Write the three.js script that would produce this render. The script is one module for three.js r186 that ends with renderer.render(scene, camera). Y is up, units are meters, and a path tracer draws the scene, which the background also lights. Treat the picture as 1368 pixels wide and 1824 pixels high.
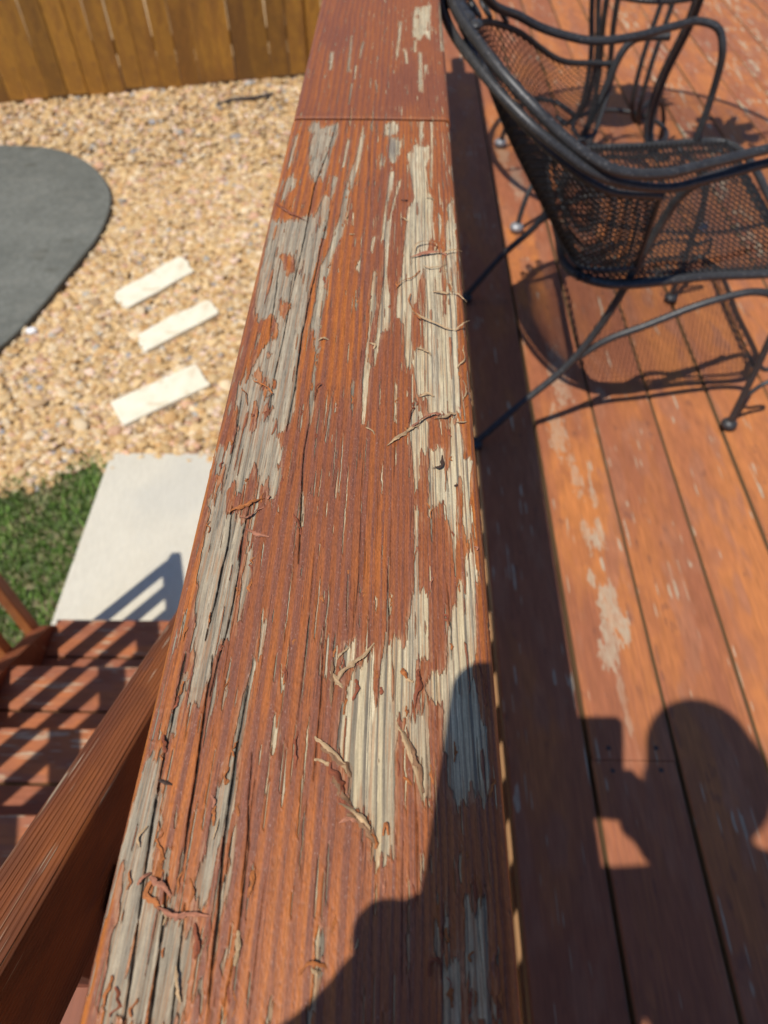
import * as THREE from 'three';
import { Sky } from 'three/addons/objects/Sky.js';
import { MarchingCubes } from 'three/addons/objects/MarchingCubes.js';
import { mergeGeometries, mergeVertices } from 'three/addons/utils/BufferGeometryUtils.js';

// ---------------------------------------------------------------- camera, sky, sun, exposure
const V3 = (x, y, z) => new THREE.Vector3(x, y, z);
const scene = new THREE.Scene();
const EYE = V3(0, 1.18, 0), LOOK = V3(-0.00963, -0.77883, -0.62716);
const camera = new THREE.PerspectiveCamera(71.536, 0.75, 0.02, 200);
camera.position.copy(EYE);
camera.lookAt(EYE.clone().add(LOOK));
camera.focus = 0.36;
camera.userData.fStop = 9.2;
scene.add(camera);

const TO_SUN = V3(-0.28385, 0.8913, 0.3536).normalize();
const sky = new Sky();
sky.name = 'sky';
sky.scale.setScalar(1000);
sky.userData.kind = 'structure';
Object.assign(sky.material.uniforms.turbidity, { value: 7 });
sky.material.uniforms.rayleigh.value = 0.9;
sky.material.uniforms.mieCoefficient.value = 0.004;
sky.material.uniforms.mieDirectionalG.value = 0.8;
sky.material.uniforms.sunPosition.value.copy(TO_SUN);
scene.add(sky);
scene.environmentIntensity = 0.1;

const sun = new THREE.DirectionalLight(new THREE.Color(1, 0.93, 0.815), 4.7);
sun.name = 'sun';
sun.position.copy(TO_SUN).multiplyScalar(12).add(V3(-0.5, 0, -2.5));
sun.target.position.set(-0.5, 0, -2.5);
sun.castShadow = true;
sun.shadow.mapSize.set(4096, 4096);
Object.assign(sun.shadow.camera, { left: -7, right: 7, top: 7, bottom: -7, near: 1, far: 30 });
sun.shadow.radius = 1;
scene.add(sun, sun.target);

const renderer = new THREE.WebGLRenderer({ antialias: true });
renderer.toneMapping = THREE.LinearToneMapping;
renderer.toneMappingExposure = 1.0;
renderer.shadowMap.enabled = true;

// ---------------------------------------------------------------- helpers
let seedState = 12345;
const rnd = () => { seedState = (seedState * 1664525 + 1013904223) >>> 0; return seedState / 4294967296; };
const rr = (a, b) => a + (b - a) * rnd();
const clamp = (x, a = 0, b = 1) => Math.min(b, Math.max(a, x));
const smooth = (a, b, x) => { const t = clamp((x - a) / (b - a)); return t * t * (3 - 2 * t); };
const mix = (a, b, t) => a + (b - a) * t;
const hash2 = (ix, iy) => { let h = Math.imul(ix | 0, 374761393) + Math.imul(iy | 0, 668265263); h = Math.imul(h ^ (h >>> 13), 1274126177); return ((h ^ (h >>> 16)) >>> 0) / 4294967296; };
function noise(x, y) {
  const ix = Math.floor(x), iy = Math.floor(y); let fx = x - ix, fy = y - iy;
  fx = fx * fx * (3 - 2 * fx); fy = fy * fy * (3 - 2 * fy);
  const a = hash2(ix, iy), b = hash2(ix + 1, iy), c = hash2(ix, iy + 1), d = hash2(ix + 1, iy + 1);
  return a + (b - a) * fx + (c - a) * fy + (a - b - c + d) * fx * fy;
}
const fbm = (x, y, n = 3) => { let s = 0, a = 0.5, t = 0; for (let i = 0; i < n; i++) { s += a * noise(x, y); t += a; x = x * 2.03 + 17.1; y = y * 2.03 + 9.7; a *= 0.5; } return s / t; };
const toS = (x) => { x = clamp(x); return 255 * (x <= 0.0031308 ? x * 12.92 : 1.055 * Math.pow(x, 1 / 2.4) - 0.055); };
// a colour texture from fn(i / w, j / h) -> linear rgb
function colourTexture(w, h, fn, wrap = THREE.MirroredRepeatWrapping) {
  const d = new Uint8Array(w * h * 4);
  for (let j = 0, k = 0; j < h; j++) for (let i = 0; i < w; i++, k += 4) { const c = fn((i + 0.5) / w, (j + 0.5) / h); d[k] = toS(c[0]); d[k + 1] = toS(c[1]); d[k + 2] = toS(c[2]); d[k + 3] = 255; }
  const t = new THREE.DataTexture(d, w, h); t.colorSpace = THREE.SRGBColorSpace; return finish(t, wrap);
}
function valueTexture(w, h, fn, wrap = THREE.MirroredRepeatWrapping) {
  const d = new Uint8Array(w * h * 4);
  for (let j = 0, k = 0; j < h; j++) for (let i = 0; i < w; i++, k += 4) { const c = clamp(fn((i + 0.5) / w, (j + 0.5) / h)) * 255; d[k] = d[k + 1] = d[k + 2] = c; d[k + 3] = 255; }
  return finish(new THREE.DataTexture(d, w, h), wrap);
}
function finish(t, wrap) { t.magFilter = THREE.LinearFilter; t.minFilter = THREE.LinearMipmapLinearFilter; t.generateMipmaps = true; t.wrapS = t.wrapT = wrap; t.needsUpdate = true; return t; }
const mixc = (a, b, t) => [a[0] + (b[0] - a[0]) * t, a[1] + (b[1] - a[1]) * t, a[2] + (b[2] - a[2]) * t];
const lin = (r, g, b) => new THREE.Color().setRGB(r, g, b);
const mat = (c, roughness = 0.8, extra = {}) => new THREE.MeshStandardMaterial({ color: c, roughness, ...extra });

const taken = {};
function numbered(name) { const n = taken[name] = (taken[name] ?? -1) + 1; return n ? name + '_' + String(n).padStart(3, '0') : name; }
function thing(name, label, category, [x, y, z] = [0, 0, 0], group) {
  const o = new THREE.Group(); o.name = numbered(name); o.position.set(x, y, z); o.userData = { label, category };
  if (group) o.userData.group = group;
  scene.add(o); return o;
}
function part(name, geometry, material, parent, label) {
  const m = new THREE.Mesh(geometry, material); m.name = name; m.castShadow = m.receiveShadow = true;
  if (label) m.userData.label = label;
  parent.add(m); return m;
}
function structure(name, geometry, material) { const m = part(numbered(name), geometry, material, scene); m.userData.kind = 'structure'; return m; }
function tag(m, label, category, group) { m.userData = { label, category }; if (group) m.userData.group = group; return m; }

// a plank: rounded rectangular section w x t, length l along z (centred in x, top at y = 0, from z = 0 to z = -l); uv in metres, u = 0 .. w on the top face
function plank(w, t, l, r = 0.004, rows = 1, bow = null) {
  const pr = [], q = Math.PI / 2;
  const corner = (cx, cy, a0) => { for (let i = 0; i <= 3; i++) { const a = a0 - q * i / 3; pr.push([cx + r * Math.cos(a), cy + r * Math.sin(a)]); } };
  corner(-w / 2 + r, -r, 2 * q); corner(w / 2 - r, -r, q); corner(w / 2 - r, -t + r, 0); corner(-w / 2 + r, -t + r, -q);
  pr.push(pr[0]);
  const pos = [], uv = [], idx = []; let s = 0; const ss = pr.map((p, i) => { if (i) s += Math.hypot(p[0] - pr[i - 1][0], p[1] - pr[i - 1][1]); return s; });
  ss[pr.length - 1] = w + 0.004; ss[pr.length - 2] = w + 0.04;   // the left side is weathered like the right one
  const n = pr.length;
  for (let j = 0; j <= rows; j++) for (let i = 0; i < n; i++) { const f = j / rows, b = bow ? bow(f * l) : [0, 0]; pos.push(pr[i][0] + b[0], pr[i][1] + b[1], -f * l); uv.push(ss[i], f * l); }
  for (let j = 0; j < rows; j++) for (let i = 0; i < n - 1; i++) { const a = j * n + i, b = a + 1, c = a + n, d = c + 1; idx.push(a, b, c, b, d, c); }
  for (const j of [0, rows]) { const b0 = pos.length / 3; for (let i = 0; i < n; i++) { const k = (j * n + i) * 3; pos.push(pos[k], pos[k + 1], pos[k + 2]); uv.push(pr[i][0] + w / 2, pr[i][1] * 0.3); } for (let i = 1; i < n - 2; i++) j ? idx.push(b0, b0 + i, b0 + i + 1) : idx.push(b0, b0 + i + 1, b0 + i); }
  const g = new THREE.BufferGeometry(); g.setAttribute('position', new THREE.Float32BufferAttribute(pos, 3)); g.setAttribute('uv', new THREE.Float32BufferAttribute(uv, 2)); g.setIndex(idx); g.computeVertexNormals();
  return g;
}
const move = (g, x, y, z) => g.translate(x, y, z);
const uvShift = (g, du, dv, su = 1, sv = 1) => { const a = g.attributes.uv; for (let i = 0; i < a.count; i++) a.setXY(i, a.getX(i) * su + du, a.getY(i) * sv + dv); return g; };
const curve = (pts, closed = false, tension = 0.5) => new THREE.CatmullRomCurve3(pts.map((p) => (p.isVector3 ? p : V3(p[0], p[1], -p[2]))), closed, 'centripetal', tension);   // points written as x, height, distance ahead
const tube = (pts, r, seg = 40, rs = 10, closed = false) => new THREE.TubeGeometry(curve(pts, closed), seg, r, rs, closed);
const ball = (p, r, sx = 1, sy = 1, sz = 1) => new THREE.SphereGeometry(r, 14, 10).scale(sx, sy, sz).translate(p[0], p[1], -p[2]);

// ---------------------------------------------------------------- the rail cap: grain, peeled paint, cracks
// board millimetres: u across from the left edge (0 .. 148), v along, ahead of the camera
const BW = 148, MU = 4, MV = 2, V_MIN = -20, V_MAX = 1240;
const MW = (BW + 20) * MU, MH = (V_MAX - V_MIN) * MV;
const maskCanvas = document.createElement('canvas'); maskCanvas.width = MW; maskCanvas.height = MH;
const mc2 = maskCanvas.getContext('2d'); mc2.fillStyle = '#000'; mc2.fillRect(0, 0, MW, MH);
const toMask = (u, v) => [(u + 2.5 - 0.0075 * v + 10) * MU, (v - V_MIN) * MV];
function bare(on, list) {
  mc2.fillStyle = on ? '#fff' : '#000'; mc2.beginPath();
  for (let i = 0; i < list.length; i += 2) { const [x, y] = toMask(list[i], list[i + 1]); i ? mc2.lineTo(x, y) : mc2.moveTo(x, y); }
  mc2.closePath(); mc2.fill();
}
// where the paint has come off, patch by patch
bare(1, [121.5,1020,140.7,1031,136.8,910,130.2,932,125.4,910,117.1,920,118.3,981]);
bare(1, [102.6,975,105.7,970,101.2,859,98.6,863]);
bare(1, [106.2,886,109.6,886,112.0,846,109.5,842]);
bare(1, [123.2,877,126.6,877,126.3,769,121.7,773]);
bare(1, [118.5,910,122.0,910,120.6,873,117.8,875]);
bare(1, [151.1,1055,155.0,1055,151.0,882,147.2,873]);
bare(1, [128.5,842,132.5,838,128.7,809]);
bare(1, [27.2,874,31.3,876,32.0,824,29.2,824]);
bare(1, [47.3,918,49.7,924,51.0,820,47.9,816]);
bare(1, [55.9,837,57.8,832,57.6,795,55.9,799]);
bare(1, [61.0,904,63.6,904,61.1,854,59.4,854]);
bare(1, [53.8,791,55.8,784,54.7,739,53.2,739]);
bare(1, [8.5,674,11.4,674,10.3,619,7.6,605,7.9,616]);
bare(1, [21.4,700,28.5,703,31.1,687,46.2,700,47.5,677,43.4,640,42.8,617,39.7,584,37.5,597,33.0,586,27.2,603,23.6,646,24.9,674,20.1,680]);
bare(1, [13.2,602,17.8,589,17.7,576,11.4,568,11.3,550,8.3,555,8.5,583]);
bare(1, [56.6,668,59.1,659,56.6,611,54.6,611]);
bare(1, [69.8,694,72.3,671,70.0,629,66.6,595,62.2,563,61.3,529,57.6,497,54.1,506,57.0,529,58.2,566,62.3,603,66.4,635]);
bare(1, [75.4,704,79.1,701,79.1,672]);
bare(1, [90.1,698,97.3,704,102.5,701,103.2,681,94.7,672,90.4,678]);
bare(1, [94.7,672,106.1,666,104.7,641,98.0,618,94.5,629]);
bare(1, [110.2,635,118.0,656,130.5,654,129.9,630,126.2,618,126.6,575,131.3,557,128.4,498,109.5,498,109.7,542,116.2,559,113.9,593,112.1,621]);
bare(1, [133.3,710,135.6,710,131.2,577,129.3,580]);
bare(1, [122.2,705,126.7,710,123.6,656,121.5,656]);
bare(1, [85.5,638,88.2,638,89.9,618,87.4,606]);
bare(1, [95.5,604,99.4,606,98.3,579,94.7,554,93.0,498,90.1,498,92.8,554]);
bare(1, [103.4,593,105.4,590,98.6,542,96.5,502,94.7,502,98.5,554]);
bare(1, [30.9,533,37.5,529,42.3,566,48.0,556,48.2,497,10.4,496,14.7,512,26.4,528]);
bare(1, [47.4,597,52.1,595,50.9,571,48.0,556]);
bare(1, [142.5,554,146.3,555,146.1,499,141.4,498]);
bare(1, [134.4,537,136.6,530,135.5,498,133.7,498]);
bare(1, [3.6,524,45.9,525,44.7,494,43.1,460,40.5,428,41.1,392,41.4,331,42.5,307,38.1,293,34.2,290,32.4,302,28.7,276,12.4,290,6.8,314,5.6,333,11.3,337,12.3,350,17.5,368,25.0,380,23.7,391,18.2,403,9.4,395,5.0,415,4.0,448]);
bare(0, [15.2,476,25.9,476,29.2,455,23.4,448]);
bare(0, [21.3,420,30.0,414,27.5,395,22.4,409]);
bare(0, [19.3,363,23.4,362,20.8,355]);
bare(0, [12.6,344,16.7,347,25.8,327,23.3,320]);
bare(0, [23.3,311,30.1,313,25.7,300]);
bare(0, [17.2,317,21.0,313,21.7,278,17.4,291]);
bare(1, [10.2,291,33.2,290,38.5,279,35.2,254,29.3,254,28.7,276,22.7,267,22.5,254,13.7,254]);
bare(1, [56.0,509,62.2,525,60.5,504,55.2,476,54.0,453,51.2,437,53.3,424,51.9,392,51.9,367,50.3,365,47.6,386,45.2,386,45.6,396,46.6,431,47.1,460]);
bare(1, [50.9,365,53.7,367,52.8,355,52.1,342,53.7,307,53.1,295,52.0,295,50.4,321,50.5,348]);
bare(1, [72.5,462,75.4,472,75.3,458,72.7,456]);
bare(1, [73.7,431,76.3,431,75.7,412,73.9,412]);
bare(1, [85.2,453,88.3,456,87.7,427,88.6,412,85.5,390,84.7,377,84.8,355,86.1,348,85.4,335,84.3,300,82.6,301,81.4,338,82.4,359,84.2,396,84.0,425]);
bare(1, [93.2,526,97.7,526,94.9,451,97.7,427,98.6,404,96.9,387,91.6,386,90.8,368,88.3,350,87.9,366,91.0,416,92.5,442]);
bare(1, [83.3,502,85.9,504,84.4,482,82.4,482]);
bare(1, [109.5,526,131.3,526,124.0,482,122.4,470,117.2,432,115.8,417,112.6,409,111.7,377,113.3,356,108.7,347,107.6,377,107.1,393,102.2,404,102.1,425,105.9,456]);
bare(1, [123.4,482,135.4,483,133.3,405,142.4,393,141.4,349,140.4,308,130.2,306,120.8,311,121.0,322,115.1,322,112.7,356,115.7,368,119.8,370,122.1,425]);
bare(1, [140.5,526,148.3,526,142.3,391,135.2,393]);
bare(0, [142.1,483,143.7,483,140.9,430,139.6,430]);
bare(1, [112.9,322,115.5,316,115.4,309,119.6,305,121.6,302,120.0,276,114.9,276,115.6,255,112.7,255,111.0,286,110.0,296]);
bare(1, [127.1,306,129.0,302,128.6,290]);
bare(1, [134.4,304,138.5,302,140.9,289,139.1,256,132.3,256,133.6,286]);
bare(1, [122.1,280,127.5,273,125.4,256,119.5,256]);
bare(1, [101.4,343,103.1,332,102.7,300,101.1,306]);
bare(1, [74.8,334,76.6,333,77.1,307,75.5,307]);
bare(1, [0.6,278,39.5,278,39.1,269,31.4,267,32.0,251,27.9,253,24.4,271,19.8,246,17.8,243,14.5,256,11.9,248,14.7,230,19.7,230,24.9,224,24.7,211,25.7,189,26.9,158,22.6,157,21.6,150,21.4,139,18.5,125,13.4,125,14.0,138,9.4,170,6.0,188,5.3,226,5.8,234,2.4,236,3.8,243,9.4,248,8.5,261,3.8,258]);
bare(1, [28.8,208,31.0,210,32.2,191,30.4,171,31.0,168,29.3,168,28.0,189]);
bare(1, [32.1,267,35.4,267,40.7,260,38.3,241,35.1,241]);
bare(1, [27.7,255,29.6,260,30.0,236,29.4,222,29.6,212,27.8,212,26.5,235,27.5,246]);
bare(1, [52.3,243,53.9,243,55.2,221,52.9,219]);
bare(1, [40.2,174,41.5,168,43.2,163,42.9,147,41.7,148,40.5,163]);
bare(1, [38.8,150,39.8,150,40.7,143,39.7,128,37.1,128,38.9,141]);
bare(1, [52.0,142,54.4,139,54.5,133,53.1,132]);
bare(1, [100.2,187,101.3,184,100.8,175,98.6,174]);
bare(1, [84.7,187,85.9,185,85.5,180]);
bare(1, [92.8,181,94.6,179,93.6,172]);
bare(1, [111.9,205,114.2,206,113.9,184,118.8,184,117.6,148,111.8,148,111.0,128,95.6,128,96.2,151,98.8,160,103.7,160,108.1,157,109.3,173,111.6,186]);
bare(1, [112.2,234,114.7,234,113.7,207,111.9,208]);
bare(1, [140.2,213,142.1,206,139.4,156,133.0,128,127.9,128,124.6,134,125.6,147,127.6,169,131.4,179,133.1,190,136.3,186,137.2,203]);
bare(1, [119.1,144,125.0,145,125.0,131,115.7,131,116.3,136]);
bare(1, [120.8,281,129.5,281,128.7,241,121.7,239,120.7,227,118.9,228,121.0,263]);
bare(1, [113.4,281,116.0,278,115.9,268,114.2,246,112.3,246,113.2,265]);
bare(1, [133.3,276,136.3,276,132.1,190,131.3,216,129.8,224,128.3,248]);
bare(1, [139.4,278,144.9,269,141.2,240,141.7,227,139.0,213,137.2,224]);
bare(1, [8.3,140,21.3,141,21.0,136,16.4,133,15.6,126,14.0,126,13.5,135,10.7,137,9.5,129,11.6,115,9.8,112,8.7,113,7.8,134]);
bare(1, [4.1,116,5.3,115,5.2,111,4.0,111]);
bare(1, [3.2,105,6.7,103,8.1,93,12.2,83,13.2,77,11.9,70,12.8,62,13.5,52,16.1,50,18.7,47,26.2,44,28.1,42,31.3,40,32.7,36,32.6,29,33.5,14,14.4,13,10.5,22,11.3,13,6.2,13,4.2,21,4.0,32,3.0,41,4.5,46,2.1,58,2.5,60,-1.6,59,-1.4,63,-0.7,76,-1.0,83,0.3,90,1.7,98]);
bare(1, [38.8,135,39.8,131,39.6,123,39.5,112,38.5,108,38.5,102,40.1,94,39.9,82,39.1,78,39.2,72,37.8,76,37.1,71,35.9,70,35.9,61,35.4,53,34.9,50,34.0,47,30.9,49,29.5,59,30.3,62,32.0,63,31.7,71,31.9,80,32.4,92,34.1,95,35.1,94,35.8,105,35.9,114,36.9,131]);
bare(1, [41.1,74,42.1,75,42.8,63,42.1,53,41.5,48,40.5,42,40.3,34,39.4,34,39.4,44,39.7,55,41.6,61,40.1,66]);
bare(1, [18.4,69,18.8,64,19.2,58,16.9,59,16.7,65]);
bare(1, [17.5,83,18.4,82,18.9,78,17.7,78]);
bare(1, [51.9,120,53.4,114,53.8,106,51.7,104,52.2,87,51.3,87,51.6,105,51.1,112]);
bare(1, [36.2,27,38.9,27,38.6,21,36.0,24]);
bare(1, [36.3,40,37.0,38,35.8,33,35.4,39]);
bare(1, [43.9,37,44.7,36,44.5,29,43.0,30]);
bare(1, [45.1,19,47.4,19,47.8,14,45.6,14]);
bare(1, [49.9,61,51.0,60,51.2,54,49.8,53]);
bare(1, [47.2,42,48.3,39,48.0,32,47.3,32]);
bare(1, [20.6,53,23.7,54,23.5,48,21.0,48]);
bare(1, [61.3,22,62.6,21,62.1,14,60.2,14]);
bare(1, [22.7,68,23.8,68,23.2,56,22.7,56]);
bare(1, [103.5,161,104.3,158,107.3,156,111.9,165,117.9,165,117.5,148,111.6,148,110.7,132,109.3,124,103.6,124,104.4,119,103.0,109,102.8,97,103.1,86,102.5,83,103.2,68,101.4,69,98.3,68,97.7,66,94.6,67,95.7,72,94.3,78,91.0,83,87.6,86,84.3,88,84.5,98,83.1,99,81.6,103,78.8,110,79.3,120,79.7,126,82.2,133,81.4,135,83.9,142,87.4,147,91.6,153,93.1,156,93.2,133,95.2,124,96.3,140,96.5,153,98.2,161]);
bare(1, [106.4,119,109.2,123,114.1,120,116.4,131,117.0,125,117.3,86,116.4,85,113.5,88,112.4,102,109.1,110,107.8,116]);
bare(1, [81.7,158,85.5,158,85.1,149,82.3,145,77.9,145,80.4,155]);
bare(1, [75.0,158,76.9,157,76.5,144,74.7,144]);
bare(1, [119.6,144,124.7,144,123.6,133,119.3,131,116.1,131,116.5,134,118.3,136]);
bare(1, [127.0,165,139.9,165,138.9,155,136.5,140,138.6,134,139.3,124,141.7,118,140.5,94,137.8,88,136.2,88,135.3,93,132.9,92,132.4,89,128.3,86,126.5,89,124.5,94,124.3,106,122.8,110,123.5,130,125.8,144]);
bare(0, [134.2,157,135.3,157,135.6,137,134.9,137]);
bare(1, [93.9,72,103.0,73,102.9,68,100.9,69,97.5,66,94.8,66,94.1,67]);
bare(1, [95.9,60,96.6,60,96.4,52,95.8,52]);
bare(1, [75.0,44,77.9,44,78.6,38,77.1,33,78.8,31,77.4,24,74.5,15,73.7,18,75.5,26,75.9,33]);
bare(1, [135.0,59,136.6,55,135.8,35,134.8,30,135.7,21,138.5,22,138.5,16,128.3,15,128.1,22,129.0,26,127.4,32,128.6,52,130.6,53,132.0,44,132.9,48]);
bare(1, [121.5,56,121.9,48,120.2,39,120.7,35,125.7,35,125.7,21,125.3,15,118.8,15,119.7,32]);
bare(1, [117.3,48,118.6,48,119.3,39,118.8,35,116.7,37]);
bare(1, [138.8,41,139.6,39,139.0,36,138.2,37]);
bare(1, [127.3,72,128.4,72,127.5,62,126.8,63]);
bare(1, [118.3,58,119.1,57,118.8,52]);

for (let i = 0; i < 75; i++) { // hairline strips without stain
  const u = rr(36, 122), v = rr(20, 660), l = rr(10, 55), w = rr(0.18, 0.55); bare(1, [u, v, u + w, v + l * 0.3, u + w * 0.8 + 0.2, v + l * 0.7, u + 0.3, v + l, u - w * 0.4, v + l * 0.6, u - w * 0.3, v + l * 0.3]);
}
const maskData = mc2.getImageData(0, 0, MW, MH).data;
const maskAt = (u, v) => {
  const x = (u + 10) * MU - 0.5, y = (v - V_MIN) * MV - 0.5, ix = Math.floor(x), iy = Math.floor(y), fx = x - ix, fy = y - iy;
  const g = (a, b) => maskData[(clamp(b, 0, MH - 1) * MW + clamp(a, 0, MW - 1)) * 4] / 255;
  return mix(mix(g(ix, iy), g(ix + 1, iy), fx), mix(g(ix, iy + 1), g(ix + 1, iy + 1), fx), fy);
};
// open cracks along the grain (polylines, board mm) with half width
const crackCanvas = document.createElement('canvas'); crackCanvas.width = MW; crackCanvas.height = MH;
const cc2 = crackCanvas.getContext('2d'); cc2.fillStyle = '#000'; cc2.fillRect(0, 0, MW, MH); cc2.lineCap = 'round'; cc2.lineJoin = 'round';
function crack(width, list, strength = 1) {
  const n = list.length / 2;
  for (let i = 0; i < n - 1; i++) {
    const [x0, y0] = toMask(list[2 * i], list[2 * i + 1]), [x1, y1] = toMask(list[2 * i + 2], list[2 * i + 3]), k = 14;
    for (let j = 0; j < k; j++) {
      const f = (j + 0.5) / k, tt = (i + f) / (n - 1), w = 0.66 * width * MU * (0.35 + 0.65 * Math.sin(Math.PI * clamp(tt * 0.94 + 0.03))) * (0.55 + 0.9 * noise(j * 0.9 + i * 7 + list[0], list[1]));
      const wob = (noise(mix(y0, y1, f) * 0.03, list[0] * 3) - 0.5) * 2.4;
      cc2.strokeStyle = `rgba(255,255,255,${strength})`; cc2.lineWidth = w; cc2.beginPath(); cc2.moveTo(mix(x0, x1, j / k) + wob, mix(y0, y1, j / k)); cc2.lineTo(mix(x0, x1, (j + 1) / k) + wob, mix(y0, y1, (j + 1) / k)); cc2.stroke();
    }
  }
}
crack(0.75, [20.4, 150, 21.5, 140, 21.9, 112, 23.2, 87, 23.6, 69, 23.5, 53]);
crack(0.8, [38.8, 135, 37.6, 106, 38.1, 74, 39.0, 60, 39.9, 41, 41, 20]);
crack(0.75, [8.4, 150, 8.3, 104, 9.1, 82, 10.5, 56, 12.7, 26, 14.2, 10]);
crack(0.8, [18.6, 60, 20.3, 45, 21.4, 28, 22.2, 8]);
crack(0.6, [27.2, 50, 28.6, 29, 29.5, 8]);
crack(0.4, [44.3, 106, 45.3, 87, 47.8, 70, 47.7, 53, 47.6, 35, 45.5, 12]);
crack(0.7, [17, 236, 18.0, 208, 17.3, 183, 16.0, 157]);
crack(0.75, [26, 240, 24.9, 219, 25.8, 178, 22.9, 130]);
crack(0.6, [52, 300, 50.8, 278, 53.5, 230, 54.7, 200]);
crack(0.7, [49, 540, 46.0, 494, 42, 410, 40.6, 384, 40.8, 331, 39.3, 292]);
crack(0.7, [45.9, 705, 41.0, 646, 33.7, 578, 32.1, 506, 29, 420]);
crack(0.4, [17, 480, 18, 420, 20, 380]); crack(0.4, [28, 450, 29, 400, 27, 330, 28, 300]); crack(0.35, [9, 330, 11, 290, 10, 250]);
crack(0.35, [70, 165, 70.5, 140, 71, 118, 70.4, 95], 0.8); crack(0.3, [99, 200, 100, 170, 99, 150], 0.8); crack(0.35, [128, 190, 128.6, 165, 128, 150], 0.9);
crack(0.3, [62, 210, 63, 160, 61.5, 120], 0.7); crack(0.3, [84, 250, 85, 190, 84, 170], 0.6); crack(0.3, [116, 118, 116.5, 95, 116, 80], 0.6);
for (let i = 0; i < 80; i++) { const u = rr(4, 142), v = rr(10, 690), l = rr(12, 60); crack(rr(0.14, 0.26), [u, v, u + rr(-0.4, 0.4), v + l / 2, u + rr(-0.6, 0.6), v + l], rr(0.35, 0.8)); }
for (let i = 0; i < 26; i++) { const u = rr(8, 140), v = rr(712, 1180), l = rr(20, 80); crack(rr(0.15, 0.3), [u, v, u + 0.3, v + l / 2, u, v + l], rr(0.3, 0.7)); }
const crackData = cc2.getImageData(0, 0, MW, MH).data;
const crackAt = (u, v) => { const x = (u + 10) * MU - 0.5, y = (v - V_MIN) * MV - 0.5, ix = Math.floor(x), iy = Math.floor(y), fx = x - ix, fy = y - iy; const g = (a, b) => crackData[(clamp(b, 0, MH - 1) * MW + clamp(a, 0, MW - 1)) * 4] / 255; return mix(mix(g(ix, iy), g(ix + 1, iy), fx), mix(g(ix, iy + 1), g(ix + 1, iy + 1), fx), fy); };

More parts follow.
